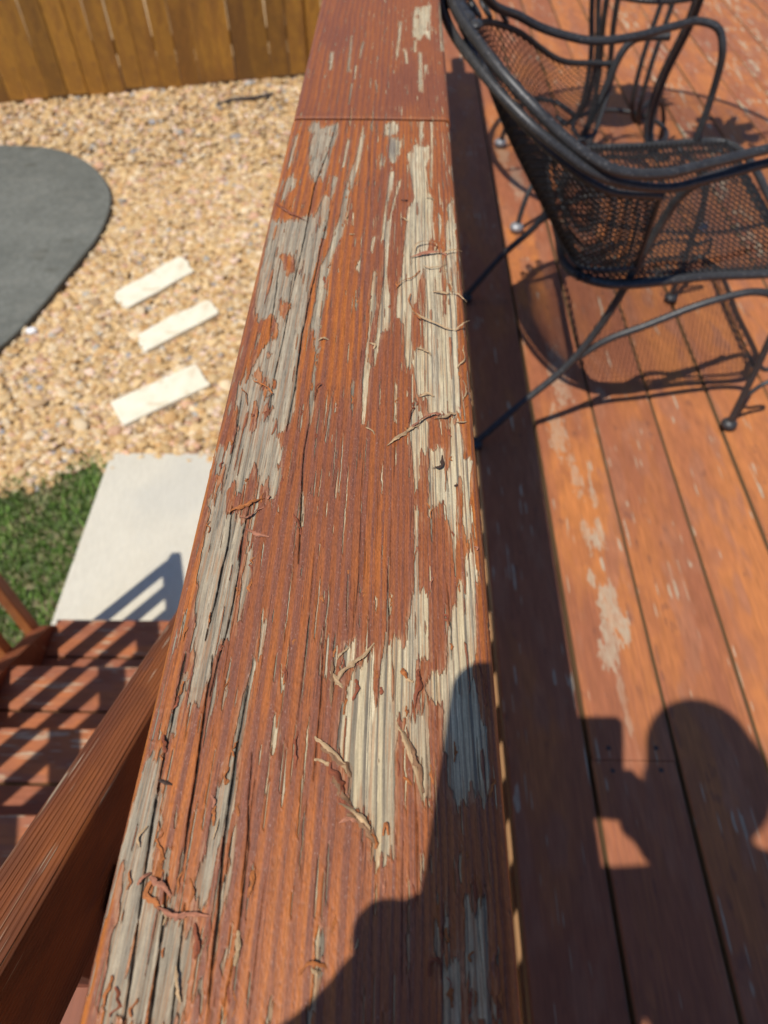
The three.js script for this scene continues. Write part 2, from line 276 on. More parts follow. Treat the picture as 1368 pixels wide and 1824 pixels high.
// one point of the weathered board -> colour, height (mm), roughness
const PAINT_DARK = [0.186, 0.060, 0.029], PAINT_MID = [0.29, 0.084, 0.020], PAINT_ORANGE = [0.44, 0.132, 0.012];
function railPoint(u, v, far) {
  const ds = far ? 300 : 0;
  const uw = u + 5.2 * (fbm(v / 170 + ds, u / 70) - 0.5) + 1.1 * (noise(v / 38 + ds, u / 22 + 5) - 0.5);
  // year rings: narrow on the right, wide in the middle, medium on the left
  const narrow = smooth(88, 125, u), sp = 1 / mix(mix(7.5, 6.3, smooth(20, 50, u)), 3.1, narrow);
  const ringPhase = (u < 88 ? uw * mix(1 / 7.2, 1 / 6.4, u / 88) : 88 / 6.4 + (uw - 88) * mix(1 / 5.2, 1 / 3.3, clamp((u - 88) / 40)));
  const jit = 0.6 * (hash2(Math.floor(ringPhase), 11) - 0.5), fr = ringPhase + jit - Math.floor(ringPhase + jit);
  const late = smooth(u > 88 ? 0.5 : 0.36, u > 88 ? 0.85 : 0.66, fr) * (1 - smooth(0.92, 1.0, fr)) * (0.7 + 0.65 * hash2(Math.floor(ringPhase + jit), 3));   // hard dark wood at the end of each ring
  const fibre = noise(u * 3.2 + 40, v / 9) * 0.6 + noise(u * 7.5, v / 5) * 0.4;
  const fibreLong = noise(u * 1.5 + 7, v / 45);
  // edges of the patches break along the fibres
  const fib1 = hash2(Math.floor(u * 0.62 + 0.9 * noise(v / 30, u / 3)), 77) - 0.5, fib2 = noise(u * 1.1, 3.3) - 0.5;
  let m = maskAt(u + 0.9 * (fbm(v / 6, u / 9 + 50) - 0.5), v + 5 * fib1 + 6 * fib2 + 3 * (noise(u * 2, v / 4) - 0.5));
  const soft = (maskAt(u + 1.6, v + 3) + maskAt(u - 1.6, v - 3) + maskAt(u, v + 9) + maskAt(u, v - 9) + maskAt(u + 3.2, v) + maskAt(u - 3.2, v)) / 6;
  // slivers that flaked off along single fibres
  const sl = noise(u / 0.85 + 200 + ds, v / 34 + 0.7 * u) * 0.62 + noise(u / 1.7 + 90, v / 13) * 0.38;
  const dens = far ? 0.765 : mix(0.775, 0.665, clamp(smooth(104, 122, u) * smooth(160, 330, v) + 0.45 * smooth(40, 20, u)));
  m = Math.max(m, smooth(dens, dens + 0.05, sl));
  const rem = noise(u / 1.1 + 300 + ds, v / 34) * 0.62 + noise(u / 2.4 + 20, v / 15) * 0.38;   // stain still clinging to single fibres
  m *= 1 - smooth(0.0, 0.04, rem - mix(0.745, 0.785, smooth(45, 75, u)));
  const b = smooth(0.42, 0.58, m);
  const ck = crackAt(u, v);
  const big = fbm(u / 32 + ds, v / 130 + 3, 3), mott = fbm(u / 2.1 + 30, v / 7, 3), spk = noise(u * 2.6, v * 1.6);
  // paint: translucent stain, thicker and darker on the hard wood
  const orangeZone = clamp(0.25 + 0.9 * (big - 0.42) + 0.35 * smooth(120, 60, v) * smooth(92, 100, u) * smooth(118, 104, u) + 0.25 * smooth(30, 10, u));
  let p = mixc(PAINT_MID, PAINT_ORANGE, clamp((1 - late) * smooth(0.0, 0.35, fr) * orangeZone * 1.1 + 0.4 * (mott - 0.5)));
  p = mixc(p, PAINT_DARK, clamp(late * (0.86 - 0.3 * orangeZone) + 0.55 * smooth(0.52, 0.75, 1 - big) + 0.5 * (mott - 0.52)));
  const grain = fbm(u * 2.4 + 3, v * 0.75, 2); p = p.map((c) => c * (0.72 + 0.56 * grain));
  const streak = noise(u * 4.5, v / 20 + 60); p = p.map((c) => c * (0.80 + 0.42 * streak));
  p = mixc(p, [0.40, 0.215, 0.11], 0.62 * smooth(0.08, 0.6, soft) * smooth(0.42, 0.62, noise(u * 1.7 + 61, v / 17) * 0.6 + 0.4 * noise(u * 4, v / 5)));   // half worn stain beside the patches
  p = mixc(p, [0.06, 0.018, 0.012], 0.6 * smooth(0.70, 0.88, noise(u * 3.3 + 15, v / 11 + 4) * 0.7 + 0.3 * fibreLong)); p = mixc(p, [0.50, 0.17, 0.035], 0.5 * smooth(0.68, 0.86, noise(u * 3.9 + 55, v / 16)) * orangeZone);
  p = mixc(p, [0.36, 0.22, 0.17], 0.5 * smooth(0.80, 0.95, noise(u * 2.7 + 9, v * 1.5)) * late);   // dust in the pores of the stain
  if (far) p = mixc(p, [0.19, 0.058, 0.026], 0.35);
  // bare wood: straw on the right, silver grey on the left
  const grey = clamp(smooth(78, 30, u) * 0.95 + 0.35 * (noise(u / 14, v / 50) - 0.5) + (far ? -0.3 : 0) + 0.55 * smooth(0.66, 0.8, noise(u / 3.5 + 9, v / 42 + 2)));
  const straw = mixc([0.50, 0.395, 0.232], [0.56, 0.47, 0.31], noise(u / 5, v / 60)), silver = mixc([0.40, 0.325, 0.222], [0.295, 0.245, 0.178], noise(u / 3 + 4, v / 40));
  let w = mixc(straw, silver, grey);
  w = mixc(w, [0.165, 0.138, 0.10], clamp(late * mix(0.85, 0.5, grey) + 0.34 * smooth(0.58, 0.85, fibreLong)));
  w = w.map((c) => c * (0.62 + 0.66 * fibre) * (0.9 + 0.2 * spk));
  w = mixc(w, [0.09, 0.075, 0.058], 0.6 * smooth(0.70, 0.86, noise(u * 4.1 + 77, v / 7)) * (0.35 + 0.65 * grey));
  // remains of stain in the pores of the bare wood
  w = mixc(w, [0.33, 0.15, 0.06], 0.45 * smooth(0.66, 0.8, noise(u * 2.2 + 31, v / 22 + 8)));
  w = mixc(w, [0.30, 0.125, 0.05], 0.5 * (1 - smooth(0.35, 0.95, soft)) * smooth(0.5, 0.68, noise(u * 2 + 5, v / 12 + 3)));
  let edge = 4 * m * (1 - m); edge = m < 0.5 ? edge : edge * 0.4;
  let c = mixc(p, w, b);
  c = mixc(c, [0.44, 0.22, 0.10], 0.35 * smooth(0.3, 0.9, edge) * (1 - b));
  const dirt = clamp(ck * 1.15); c = mixc(c, [0.035, 0.024, 0.017], dirt * 0.93);
  if (!far) { const st = Math.exp(-(((u - 95) / 4) ** 2) - (((v - 650) / 24) ** 2)) * b; c = mixc(c, [0.12, 0.105, 0.095], clamp(st * 1.2) * 0.75); }
  const h = (1 - b) * (0.5 + 0.5 * edge) + 0.04 * late + 0.10 * (fibre - 0.5) * (0.4 + b) + (1 - b) * 0.12 * (grain - 0.5) - 1.7 * ck;
  return { c, h, r: mix(0.50 + 0.2 * (mott - 0.5) + 0.1 * late, 0.92, Math.max(b, ck)), b };
}
function railMaps(v0, v1, w, h, far) {
  const col = new Uint8Array(w * h * 4), rough = new Uint8Array(w * h * 4), hh = new Float32Array(w * h), bump = new Uint8Array(w * h * 4);
  for (let j = 0, k = 0; j < h; j++) for (let i = 0; i < w; i++, k++) {
    const u = (i + 0.5) / w * (BW + 4) - 2, v = v0 + (j + 0.5) / h * (v1 - v0), q = railPoint(u, v, far);
    col[4 * k] = toS(q.c[0]); col[4 * k + 1] = toS(q.c[1]); col[4 * k + 2] = toS(q.c[2]); col[4 * k + 3] = 255;
    rough[4 * k] = rough[4 * k + 1] = rough[4 * k + 2] = clamp(q.r) * 255; rough[4 * k + 3] = 255;
    hh[k] = q.h; const bb = clamp((q.h + 1.7) / 2.7) * 255; bump[4 * k] = bump[4 * k + 1] = bump[4 * k + 2] = bb; bump[4 * k + 3] = 255;
  }
  const t = (d, s) => { const x = new THREE.DataTexture(d, w, h); if (s) x.colorSpace = THREE.SRGBColorSpace; return finish(x, THREE.MirroredRepeatWrapping); };
  return { map: t(col, true), rough: t(rough), bump: t(bump), hh, w, h, v0, v1 };
}
// cap board as a fine grid bent over the rounded edges, carrying the real relief of paint, grain and cracks
function capBoard(M, va, vb, thick, vFine) {
  const r = 5, cols = [];
  for (let i = 0; i <= 6; i++) cols.push([0, -thick + (thick - r) * i / 6, -1, 0]);
  for (let i = 1; i < 6; i++) { const a = Math.PI / 2 * i / 6; cols.push([r - r * Math.cos(a), -r + r * Math.sin(a), -Math.cos(a), Math.sin(a)]); }
  const nTop = 276; for (let i = 0; i <= nTop; i++) cols.push([r + (BW - 2 * r) * i / nTop, 0, 0, 1]);
  for (let i = 1; i < 6; i++) { const a = Math.PI / 2 * (1 - i / 6); cols.push([BW - r + r * Math.cos(a), -r + r * Math.sin(a), Math.cos(a), Math.sin(a)]); }
  for (let i = 0; i <= 6; i++) cols.push([BW, -r - (thick - r) * i / 6, 1, 0]);
  cols.push([BW / 2, -thick, 0, -1]); cols.push(cols[0].slice());
  const rows = []; let v = va; while (v < vb) { rows.push(v); v += v < vFine - 10 ? 12 : v < 330 ? 0.8 : 1.2; } rows.push(vb);
  let s = 0; const pos = [], uv = [], idx = [], n = cols.length;
  const us = cols.map((c, i) => { if (i < 12) return c[0] + (c[1] === 0 ? 0 : Math.min(0, c[1] + r) * 0.5) ; return c[0]; });
  const hAt = (u, vv) => { let y = (vv - M.v0) / (M.v1 - M.v0); y = Math.abs(y); y = y > 1 ? 2 - y : y; const fx = clamp((u + 2) / (BW + 4) * M.w - 0.5, 0, M.w - 1.001), fy = clamp(y * M.h - 0.5, 0, M.h - 1.001), ix = Math.floor(fx), iy = Math.floor(fy), a = fx - ix, b = fy - iy, k = iy * M.w + ix; return mix(mix(M.hh[k], M.hh[k + 1], a), mix(M.hh[k + M.w], M.hh[k + M.w + 1], a), b); };
  for (let j = 0; j < rows.length; j++) for (let i = 0; i < n; i++) {
    const c = cols[i], vv = rows[j], end = 1 - smooth(0, 2.2, Math.min(vv - va, vb - vv));
    const h = (c[1] >= -r ? hAt(c[0], vv) : 0) + 0.5 * Math.cos((c[0] / BW - 0.5) * Math.PI) * (c[3] > 0 ? 1 : 0);
    pos.push((c[0] + c[2] * h * 0.6) / 1000, (c[1] + c[3] * h - end * 1.2 * Math.max(0, c[3])) / 1000, -vv / 1000);
    const side = c[1] < -r ? (c[2] < 0 ? -(-r - c[1]) : c[2] > 0 ? (-r - c[1]) : 0) : 0;
    uv.push((c[0] + side + 2) / (BW + 4), (vv - M.v0) / (M.v1 - M.v0));
  }
  for (let j = 0; j < rows.length - 1; j++) for (let i = 0; i < n - 1; i++) { const a = j * n + i, b = a + 1, d = a + n, e = d + 1; idx.push(a, b, d, b, e, d); }
  for (const j of [0, rows.length - 1]) { const b0 = pos.length / 3; for (let i = 0; i < n - 1; i++) { const k = j * n + i; pos.push(pos[3 * k], pos[3 * k + 1], pos[3 * k + 2]); uv.push(uv[2 * k], uv[2 * k + 1]); } const c0 = pos.length / 3; pos.push(BW / 2000, -thick / 2000, -rows[j] / 1000); uv.push(0.5, uv[2 * j * n + 1]); for (let i = 0; i < n - 2; i++) j ? idx.push(c0, b0 + i, b0 + i + 1) : idx.push(c0, b0 + i + 1, b0 + i); }
  const g = new THREE.BufferGeometry(); g.setAttribute('position', new THREE.Float32BufferAttribute(pos, 3)); g.setAttribute('uv', new THREE.Float32BufferAttribute(uv, 2)); g.setIndex(idx); g.computeVertexNormals(); return g;
}

// ---------------------------------------------------------------- ground: soil, gravel, lawn, concrete pad
const GROUND = -1.045;
{
  const soil = colourTexture(512, 512, (x, y) => mixc([0.52, 0.36, 0.185], [0.40, 0.27, 0.14], fbm(x * 40, y * 40, 4)), THREE.RepeatWrapping); soil.repeat.set(1, 1);
  const g = new THREE.PlaneGeometry(160, 160, 1, 1).rotateX(-Math.PI / 2); uvShift(g, 0, 0, 60, 60);
  structure('ground', move(g, 0, GROUND, -20), new THREE.MeshStandardMaterial({ map: soil, roughness: 1, bumpMap: soil, bumpScale: 0.01 }));
}
const lawnEdge = (x) => 2.035 + 0.24 * (x + 1.2) + 0.05 * Math.sin(x * 9) + 0.03 * Math.sin(x * 23);      // where grass meets gravel, metres ahead
{ // gravel: about thirty thousand pebbles
  const base = mergeVertices(new THREE.IcosahedronGeometry(1, 1).deleteAttribute('uv').deleteAttribute('normal')), a = base.attributes.position;
  for (let i = 0; i < a.count; i++) { const k = 0.82 + 0.36 * hash2(i, 5); a.setXYZ(i, a.getX(i) * k, a.getY(i) * k * 0.8, a.getZ(i) * k); }
  base.computeVertexNormals();
  const spots = [];
  const inside = (x, f) => f > (x < -1.15 ? lawnEdge(x) - 0.03 + rr(-0.06, 0.03) : x < 0 ? 2.04 : 1.6);
  const fenceF = (x) => 5.62 + 0.256 * (x + 2.93);
  const layer = (n, x0, x1, f0, f1, s0, s1) => { for (let i = 0; i < n; i++) { const x = rr(x0, x1), f = rr(f0, f1); if (!inside(x, f) || f > fenceF(x) + 0.1) continue; spots.push([x, f, rr(s0, s1) * (rnd() < 0.05 ? rr(1.3, 1.9) : 1)]); } };
  layer(34000, -4.6, 0.3, 1.7, 6.6, 0.010, 0.021); layer(20000, -2.6, -0.2, 1.8, 4.6, 0.008, 0.018); layer(4000, 0.0, 1.4, -0.5, 6.4, 0.012, 0.02);
  const im = new THREE.InstancedMesh(base, new THREE.MeshStandardMaterial({ color: 0xffffff, roughness: 0.85 }), spots.length);
  const d = new THREE.Object3D(), c = new THREE.Color(), pal = [[0.60, 0.39, 0.17], [0.66, 0.46, 0.23], [0.54, 0.32, 0.13], [0.72, 0.55, 0.34], [0.48, 0.32, 0.17], [0.42, 0.38, 0.32], [0.62, 0.36, 0.22], [0.70, 0.50, 0.36], [0.42, 0.25, 0.14], [0.32, 0.29, 0.27]], cum = [0.22, 0.46, 0.60, 0.75, 0.84, 0.865, 0.91, 0.965, 0.99, 1];
  spots.forEach(([x, f, s], i) => {
    d.position.set(x, GROUND + 0.006 + s * 0.3 + rr(0, 0.004), -f); d.rotation.set(rr(-0.6, 0.6), rr(0, 6.3), rr(-0.6, 0.6)); d.scale.set(s * rr(0.85, 1.3), s * rr(0.6, 0.9), s * rr(0.8, 1.15)); d.updateMatrix(); im.setMatrixAt(i, d.matrix);
    const q = rnd(), p = pal[cum.findIndex((t) => q < t)], k = rr(0.74, 1.0); im.setColorAt(i, c.setRGB(p[0] * k, p[1] * k, p[2] * k));
  });
  im.name = 'gravel'; im.castShadow = im.receiveShadow = true; im.userData = { kind: 'stuff', label: 'tan and orange gravel covering the yard up to the fence', category: 'gravel' }; scene.add(im);
}
{ // lawn: short blades
  const g = new THREE.BufferGeometry(); g.setAttribute('position', new THREE.Float32BufferAttribute([-0.0022, 0, 0, 0.0022, 0, 0, -0.0016, 0.6, 0.05, 0.0016, 0.6, 0.05, 0, 1, 0.22], 3)); g.setIndex([0, 1, 2, 1, 3, 2, 2, 3, 4]); g.computeVertexNormals();
  const n = 42000, im = new THREE.InstancedMesh(g, new THREE.MeshStandardMaterial({ color: 0xffffff, roughness: 0.75, side: THREE.DoubleSide }), n), d = new THREE.Object3D(), c = new THREE.Color();
  let i = 0;
  while (i < n) {
    const x = rr(-3.4, -1.2), f = rr(-0.2, 2.1); if (f > lawnEdge(x) + rr(-0.05, 0.03)) { continue; }
    const bareSpot = smooth(0.60, 0.75, fbm(x * 4.1 + 9, f * 4.1 + 2, 3)); if (rnd() < bareSpot * 0.75) { if (rnd() < 0.7) continue; }
    const h = rr(0.022, 0.05); d.position.set(x, GROUND + 0.002, -f); d.rotation.set(rr(-0.5, 0.5), rr(0, 6.3), rr(-0.5, 0.5)); d.scale.set(rr(1, 1.9), h, h); d.updateMatrix(); im.setMatrixAt(i, d.matrix);
    const dry = clamp(bareSpot * 1.1 + (rnd() < 0.09 ? 0.8 : 0)), k = rr(0.7, 1.3) * (0.7 + 0.6 * fbm(x * 5, f * 5, 2)); c.setRGB(mix(0.165, 0.44, dry) * k, mix(0.285, 0.38, dry) * k, mix(0.050, 0.18, dry) * k); im.setColorAt(i++, c);
  }
  im.name = 'lawn'; im.castShadow = im.receiveShadow = true; im.userData = { kind: 'stuff', label: 'short green lawn beside the concrete pad', category: 'grass' }; scene.add(im);
  const turf = colourTexture(256, 256, (x, y) => mixc([0.075, 0.10, 0.035], [0.20, 0.17, 0.09], smooth(0.4, 0.7, fbm(x * 24, y * 24, 4))), THREE.RepeatWrapping);
  const s = new THREE.Shape(); s.moveTo(-4.4, 0.8); s.lineTo(-1.19, 0.8); for (let x = -1.19; x >= -4.4; x -= 0.05) s.lineTo(x, -lawnEdge(x)); const tg = new THREE.ShapeGeometry(s).rotateX(Math.PI / 2); tg.scale(1, 1, 1);
  structure('lawn_soil', move(tg, 0, GROUND + 0.004, 0), new THREE.MeshStandardMaterial({ map: turf, roughness: 1, side: THREE.DoubleSide }));
}
const concrete = colourTexture(1024, 1024, (x, y) => { const a = fbm(x * 6, y * 6, 4), b = fbm(x * 140, y * 60 + x * 30, 2), w = noise(x * 260, y * 40); let c = mixc([0.525, 0.485, 0.39], [0.585, 0.545, 0.445], a); c = c.map((q) => q * (0.92 + 0.10 * b + 0.06 * w)); return mixc(c, [0.40, 0.40, 0.37], 0.3 * smooth(0.55, 0.75, fbm(x * 3 + 7, y * 3, 3))); });
const concreteBump = valueTexture(512, 512, (x, y) => 0.5 * noise(x * 300, y * 60) + 0.5 * fbm(x * 120, y * 120, 3));
{
  const g = plank(1.14, 0.12, 0.91, 0.008); uvShift(g, 0, 0, 0.8, 0.8);
  structure('concrete_pad', move(g, -0.627, -1.02, -1.165), new THREE.MeshStandardMaterial({ map: concrete, roughness: 0.92, bumpMap: concreteBump, bumpScale: 0.0012 }));
}

// ---------------------------------------------------------------- wood materials
function woodTexture(w, h, W, L, o) {   // W, L metres covered; returns colour texture (uv are metres scaled by caller)
  return colourTexture(w, h, (x, y) => {
    const u = x * W * 1000, v = y * L * 1000, s = o.seed * 31.7;
    const uw = u + 9 * (fbm(v / 700 + s, u / 60, 2) - 0.5), ph = uw / (o.ring ?? 6) + s, fr = ph - Math.floor(ph), late = smooth(0.4, 0.85, fr) * (1 - smooth(0.9, 1, fr)) * hash2(Math.floor(ph), o.seed);
    const big = fbm(u / 90 + s, v / 420 + s, 4), mid = fbm(u / 30 + s, v / 110 + 5, 3), fine = noise(u / 2 + s, v / 40), spot = fbm(u / 16 + 70 + s, v / 38 + s, 3);
    let c = mixc(o.a, o.b, clamp(0.9 * smooth(0.35, 0.65, big) + 0.35 * late)); c = mixc(c, o.c, clamp(smooth(0.52, 0.72, mid) * 0.8));
    c = c.map((q) => q * (0.84 + 0.22 * fine + 0.10 * noise(u / 0.9 + s, v / 22)));
    c = mixc(c, o.b, 0.35 * smooth(0.5, 0.62, fbm(u / 48 + s * 2, v / 90 + 2, 4)));
    const knot = smooth(0.72, 0.86, spot); c = mixc(c, [0.12, 0.05, 0.035], 0.4 * knot * (o.knots ?? 1)); c = c.map((q) => q * (0.82 + 0.36 * fbm(u / 7 + s, v / 30 + 9, 3)));
    let m = smooth(o.bare ?? 0.76, (o.bare ?? 0.76) + 0.05, 0.5 * noise(u / 3.5 + s, v / 55) + 0.5 * fbm(u / 20 + s, v / 70 + 40, 2));
    if (o.patch) m = Math.max(m, o.patch(u, v));
    c = mixc(c, mixc(o.wood ?? [0.47, 0.38, 0.27], [0.36, 0.26, 0.17], noise(u / 2.2, v / 12)), m * (0.84 + 0.16 * noise(u / 4 + 3, v / 30)));
    if (o.side && (u > o.side || u < 1.5)) c = mixc(c, [0.23, 0.17, 0.09], 0.75);
    return c;
  });
}
const DK = { a: [0.45, 0.160, 0.048], b: [0.29, 0.098, 0.045], c: [0.33, 0.130, 0.066], side: 141, ring: 9 };
const DL = 2.4, DW = 0.19;
const deckPatch = (u, v) => { // board beside the rail shadow: the worn patches
  let m = 0; const P = (pu, pv, ru, rv, amp = 1) => { const n = fbm(u / 5 + pu, v / 14 + pv, 3) - 0.5, d = Math.hypot((u - pu) / ru, (v - pv) / rv) + n * 1.7; m = Math.max(m, amp * smooth(1.1, 0.85, d)); };
  P(100, 1187, 13, 36); P(82, 1225, 16, 45, 0.9); P(72, 1150, 16, 45, 0.9); P(62, 1110, 14, 22, 0.8); P(85, 1385, 9, 26); P(70, 1400, 10, 45, 0.7); P(98, 1400, 7, 40, 0.8); P(60, 1290, 9, 22); P(70, 1560, 10, 60, 0.55); P(95, 1240, 7, 40, 0.8); P(50, 1700, 20, 80, 0.6); P(80, 1900, 22, 110, 0.6); P(100, 1500, 6, 40, 0.6); P(75, 1020, 6, 60, 0.4);
  return m * smooth(0.22, 0.45, noise(u / 1.9, v / 20) + 0.16) * (0.8 + 0.2 * smooth(0.3, 0.6, fbm(u / 9, v / 25 + 7, 3)));
};
const deckTex = [
  woodTexture(256, 2048, DW, DL, { ...DK, seed: 1, bare: 0.755 }), woodTexture(256, 2048, DW, DL, { ...DK, seed: 2, a: [0.40, 0.138, 0.042], bare: 0.735 }),
  woodTexture(256, 2048, DW, DL, { ...DK, seed: 3, a: [0.46, 0.162, 0.048], b: [0.35, 0.12, 0.048], bare: 0.77 }), woodTexture(256, 2048, DW, DL, { ...DK, seed: 4, bare: 0.64, wood: [0.56, 0.45, 0.30] }),
  woodTexture(384, 2048, DW, DL, { ...DK, seed: 5, a: [0.47, 0.166, 0.045], bare: 0.775, patch: deckPatch }),
];
const deckBump = valueTexture(256, 1024, (x, y) => 0.6 * noise(x * 90, y * 60) + 0.4 * noise(x * 30, y * 20));
const scaled = (t, su, sv) => { const q = t.clone(); q.repeat.set(su, sv); return q; };
const deckMat = deckTex.map((t) => new THREE.MeshStandardMaterial({ map: scaled(t, 1 / DW, 1 / DL), roughness: 0.62, bumpMap: scaled(deckBump, 1 / DW, 1 / DL), bumpScale: 0.0005 }));
const stainTex = woodTexture(256, 1024, 0.2, 1.6, { seed: 8, a: [0.30, 0.085, 0.026], b: [0.19, 0.05, 0.021], c: [0.24, 0.075, 0.03], ring: 5, bare: 0.83 });
const stain = new THREE.MeshStandardMaterial({ map: scaled(stainTex, 5, 1 / 1.6), roughness: 0.6, bumpMap: scaled(deckBump, 5, 1 / 1.6), bumpScale: 0.0006 });
const stainPale = stain.clone(); stainPale.color.setRGB(1.5, 1.75, 1.5);
const handTex = woodTexture(512, 2048, 0.16, 1.8, { seed: 9, a: [0.27, 0.078, 0.018], b: [0.145, 0.040, 0.015], c: [0.18, 0.056, 0.02], ring: 3.4, bare: 0.92, patch: (u, v) => (u < 48 ? 0.85 : 0) * smooth(0.775, 0.82, noise(u / 0.8 + 4, v / 70) * 0.62 + noise(u / 2, v / 30) * 0.38 + 0.14 * smooth(14, 3, u)) });
const hand = new THREE.MeshStandardMaterial({ map: scaled(handTex, 1 / 0.16, 1 / 1.8), roughness: 0.55, bumpMap: scaled(valueTexture(512, 1024, (x, y) => { const ph = x * 47; return 0.6 * smooth(0.3, 0.9, ph - Math.floor(ph)) + 0.4 * noise(x * 200, y * 50); }), 1 / 0.16, 1 / 1.8), bumpScale: 0.0009 });

// ---------------------------------------------------------------- privacy fence along the back of the yard
{
  const f = thing('privacy_fence', 'golden brown board fence at the back of the gravel yard', 'fence', [-2.93, GROUND, -5.62]);
  f.rotation.y = Math.atan2(0.5633, 2.2006);
  const tx = [11, 12, 13, 14].map((s) => woodTexture(128, 1024, 0.15, 1.9, { seed: s, a: [0.42, 0.19, 0.022], b: [0.25, 0.105, 0.016], c: [0.33, 0.14, 0.02], ring: 8, bare: 0.88, knots: 1.2 }));
  const ms = tx.flatMap((t) => [0.98, 0.72, 1.12].map((k) => new THREE.MeshStandardMaterial({ map: scaled(t, 1 / 0.15, 1 / 1.9), roughness: 0.75, color: lin(k, k, k).multiplyScalar(1 / 1.12) })));
  const gs = [0, 1, 2].map((i) => { const l = 1.83, g = plank(0.138, 0.016, l, 0.003, 6, (z) => [0.004 * Math.sin(z * (1.4 + i) + i), 0.004 * Math.sin(z * 1.1 + 2 * i)]); return g.rotateX(Math.PI / 2); });
  for (let i = -14; i < 40; i++) { const p = part('picket', gs[(i + 30) % 3], ms[Math.floor(hash2(i, 4) * 12)], f); p.position.set(i * 0.1396 + rr(-0.002, 0.002), 0.03 + rr(-0.012, 0.012), rr(-0.006, 0.012)); p.rotation.z = rr(-0.006, 0.006); p.rotation.y = rr(-0.05, 0.05); }
  const railG = plank(0.038, 0.089, 7.4, 0.003).rotateY(-Math.PI / 2);
  for (const y of [0.35, 0.95, 1.6]) part('fence_rail', railG, ms[0], f).position.set(-2, y, -0.05);
  const postG = plank(0.089, 0.089, 1.9, 0.004).rotateX(Math.PI / 2);
  for (let x = -1.9; x < 5.5; x += 2.4) part('fence_post', postG, ms[1], f).position.set(x, 0, -0.075);
}

// ---------------------------------------------------------------- things lying on the gravel
{ // dark slab with rounded outline
  const pts = [[-2.95, 4.86], [-2.66, 4.87], [-2.3, 4.83], [-2.0, 4.63], [-1.76, 4.25], [-1.70, 3.82], [-1.765, 3.35], [-1.83, 3.0], [-1.93, 2.72], [-2.3, 2.35], [-2.9, 2.2], [-3.5, 2.5], [-3.8, 3.3], [-3.6, 4.3]];
  const c = [-2.75, 3.55], sh = new THREE.Shape(new THREE.CatmullRomCurve3(pts.map((p) => V3(p[0] - c[0], p[1] - c[1], 0)), true, 'centripetal').getPoints(120).map((p) => new THREE.Vector2(p.x, p.y)));
  const g = new THREE.ExtrudeGeometry(sh, { depth: 0.022, bevelEnabled: true, bevelThickness: 0.008, bevelSize: 0.01, bevelSegments: 3, curveSegments: 60 }); g.rotateX(-Math.PI / 2).translate(0, 0.008, 0);
  const t = colourTexture(1024, 1024, (x, y) => { const a = fbm(x * 9, y * 9, 4), b = fbm(x * 120, y * 120, 3), s = smooth(0.6, 0.75, fbm(x * 26 + 3, y * 26, 3)); let q = mixc([0.10, 0.103, 0.086], [0.155, 0.157, 0.133], a); q = q.map((k) => k * (0.72 + 0.5 * b)); q = mixc(q, [0.07, 0.068, 0.05], 0.6 * smooth(0.68, 0.78, fbm(x * 11 + 31, y * 17 + 3, 3))); return mixc(q, [0.18, 0.175, 0.145], 0.3 * s); });
  const m = new THREE.MeshStandardMaterial({ map: scaled(t, 0.45, 0.45), roughness: 0.9, bumpMap: scaled(valueTexture(512, 512, (x, y) => fbm(x * 90, y * 90, 3)), 0.9, 0.9), bumpScale: 0.002 });
  const o = part(numbered('grey_slab'), g, m, scene); o.position.set(c[0], GROUND + 0.015, -c[1]); tag(o, 'large dark grey rounded slab lying on the gravel at the left', 'slab');
}
{ // three pale strips
  const t = colourTexture(512, 256, (x, y) => { const a = fbm(x * 12, y * 5, 4), b = noise(x * 160, y * 30); return mixc([0.70, 0.63, 0.46], [0.80, 0.75, 0.60], a).map((k) => k * (0.93 + 0.1 * b)).map((k, i) => mix(k, [0.55, 0.44, 0.27][i], 0.55 * smooth(0.58, 0.74, fbm(x * 9 + 3, y * 8 + 8, 4)))); });
  const m = new THREE.MeshStandardMaterial({ map: t, roughness: 0.9, bumpMap: t, bumpScale: 0.003 });
  const strip = (label, q, wav) => {
    const cx = q.reduce((s, p) => s + p[0], 0) / 4, cf = q.reduce((s, p) => s + p[1], 0) / 4, pts = [];
    q.forEach((p, i) => { const n = q[(i + 1) % 4], k = i % 2 ? 4 : 10; for (let j = 0; j < k; j++) { const f = j / k, w = (noise(j * 0.7 + i * 9 + wav * 3, wav) - 0.5) * 0.032 * (i % 2 ? 0.7 : 1) * wav; const dx = n[0] - p[0], df = n[1] - p[1], l = Math.hypot(dx, df); pts.push(new THREE.Vector2(mix(p[0], n[0], f) - cx - df / l * w, mix(p[1], n[1], f) - cf + dx / l * w)); } });
    const g = new THREE.ExtrudeGeometry(new THREE.Shape(pts), { depth: 0.022, bevelEnabled: true, bevelThickness: 0.006, bevelSize: 0.006, bevelSegments: 2 }); 
    const a = g.attributes.position; for (let i = 0; i < a.count; i++) a.setZ(i, a.getZ(i) + 0.008 * (fbm(a.getX(i) * 14 + wav * 5, a.getY(i) * 14, 2) - 0.5)); uvShift(g, 0.5, 0.5, 2.2, 3.5); g.rotateX(-Math.PI / 2).computeVertexNormals();
    const o = part(numbered('stepping_stone'), g, m, scene); o.position.set(cx, GROUND + 0.018, -cf); tag(o, label, 'stepping stone', 'pale stone strips on the gravel');
  };
  strip('cream stone strip on the gravel farthest from the stairs, nearest the grey slab', [[-1.465, 3.21], [-1.366, 3.094], [-1.10, 3.413], [-1.184, 3.549]], 1.2);
  strip('cream stone strip on the gravel, middle one of three', [[-1.261, 2.859], [-1.19, 2.747], [-0.897, 3.048], [-0.972, 3.153]], 0.9);
  strip('cream stone strip on the gravel nearest the concrete pad', [[-1.262, 2.372], [-1.171, 2.236], [-0.849, 2.50], [-0.937, 2.638]], 0.5);
}
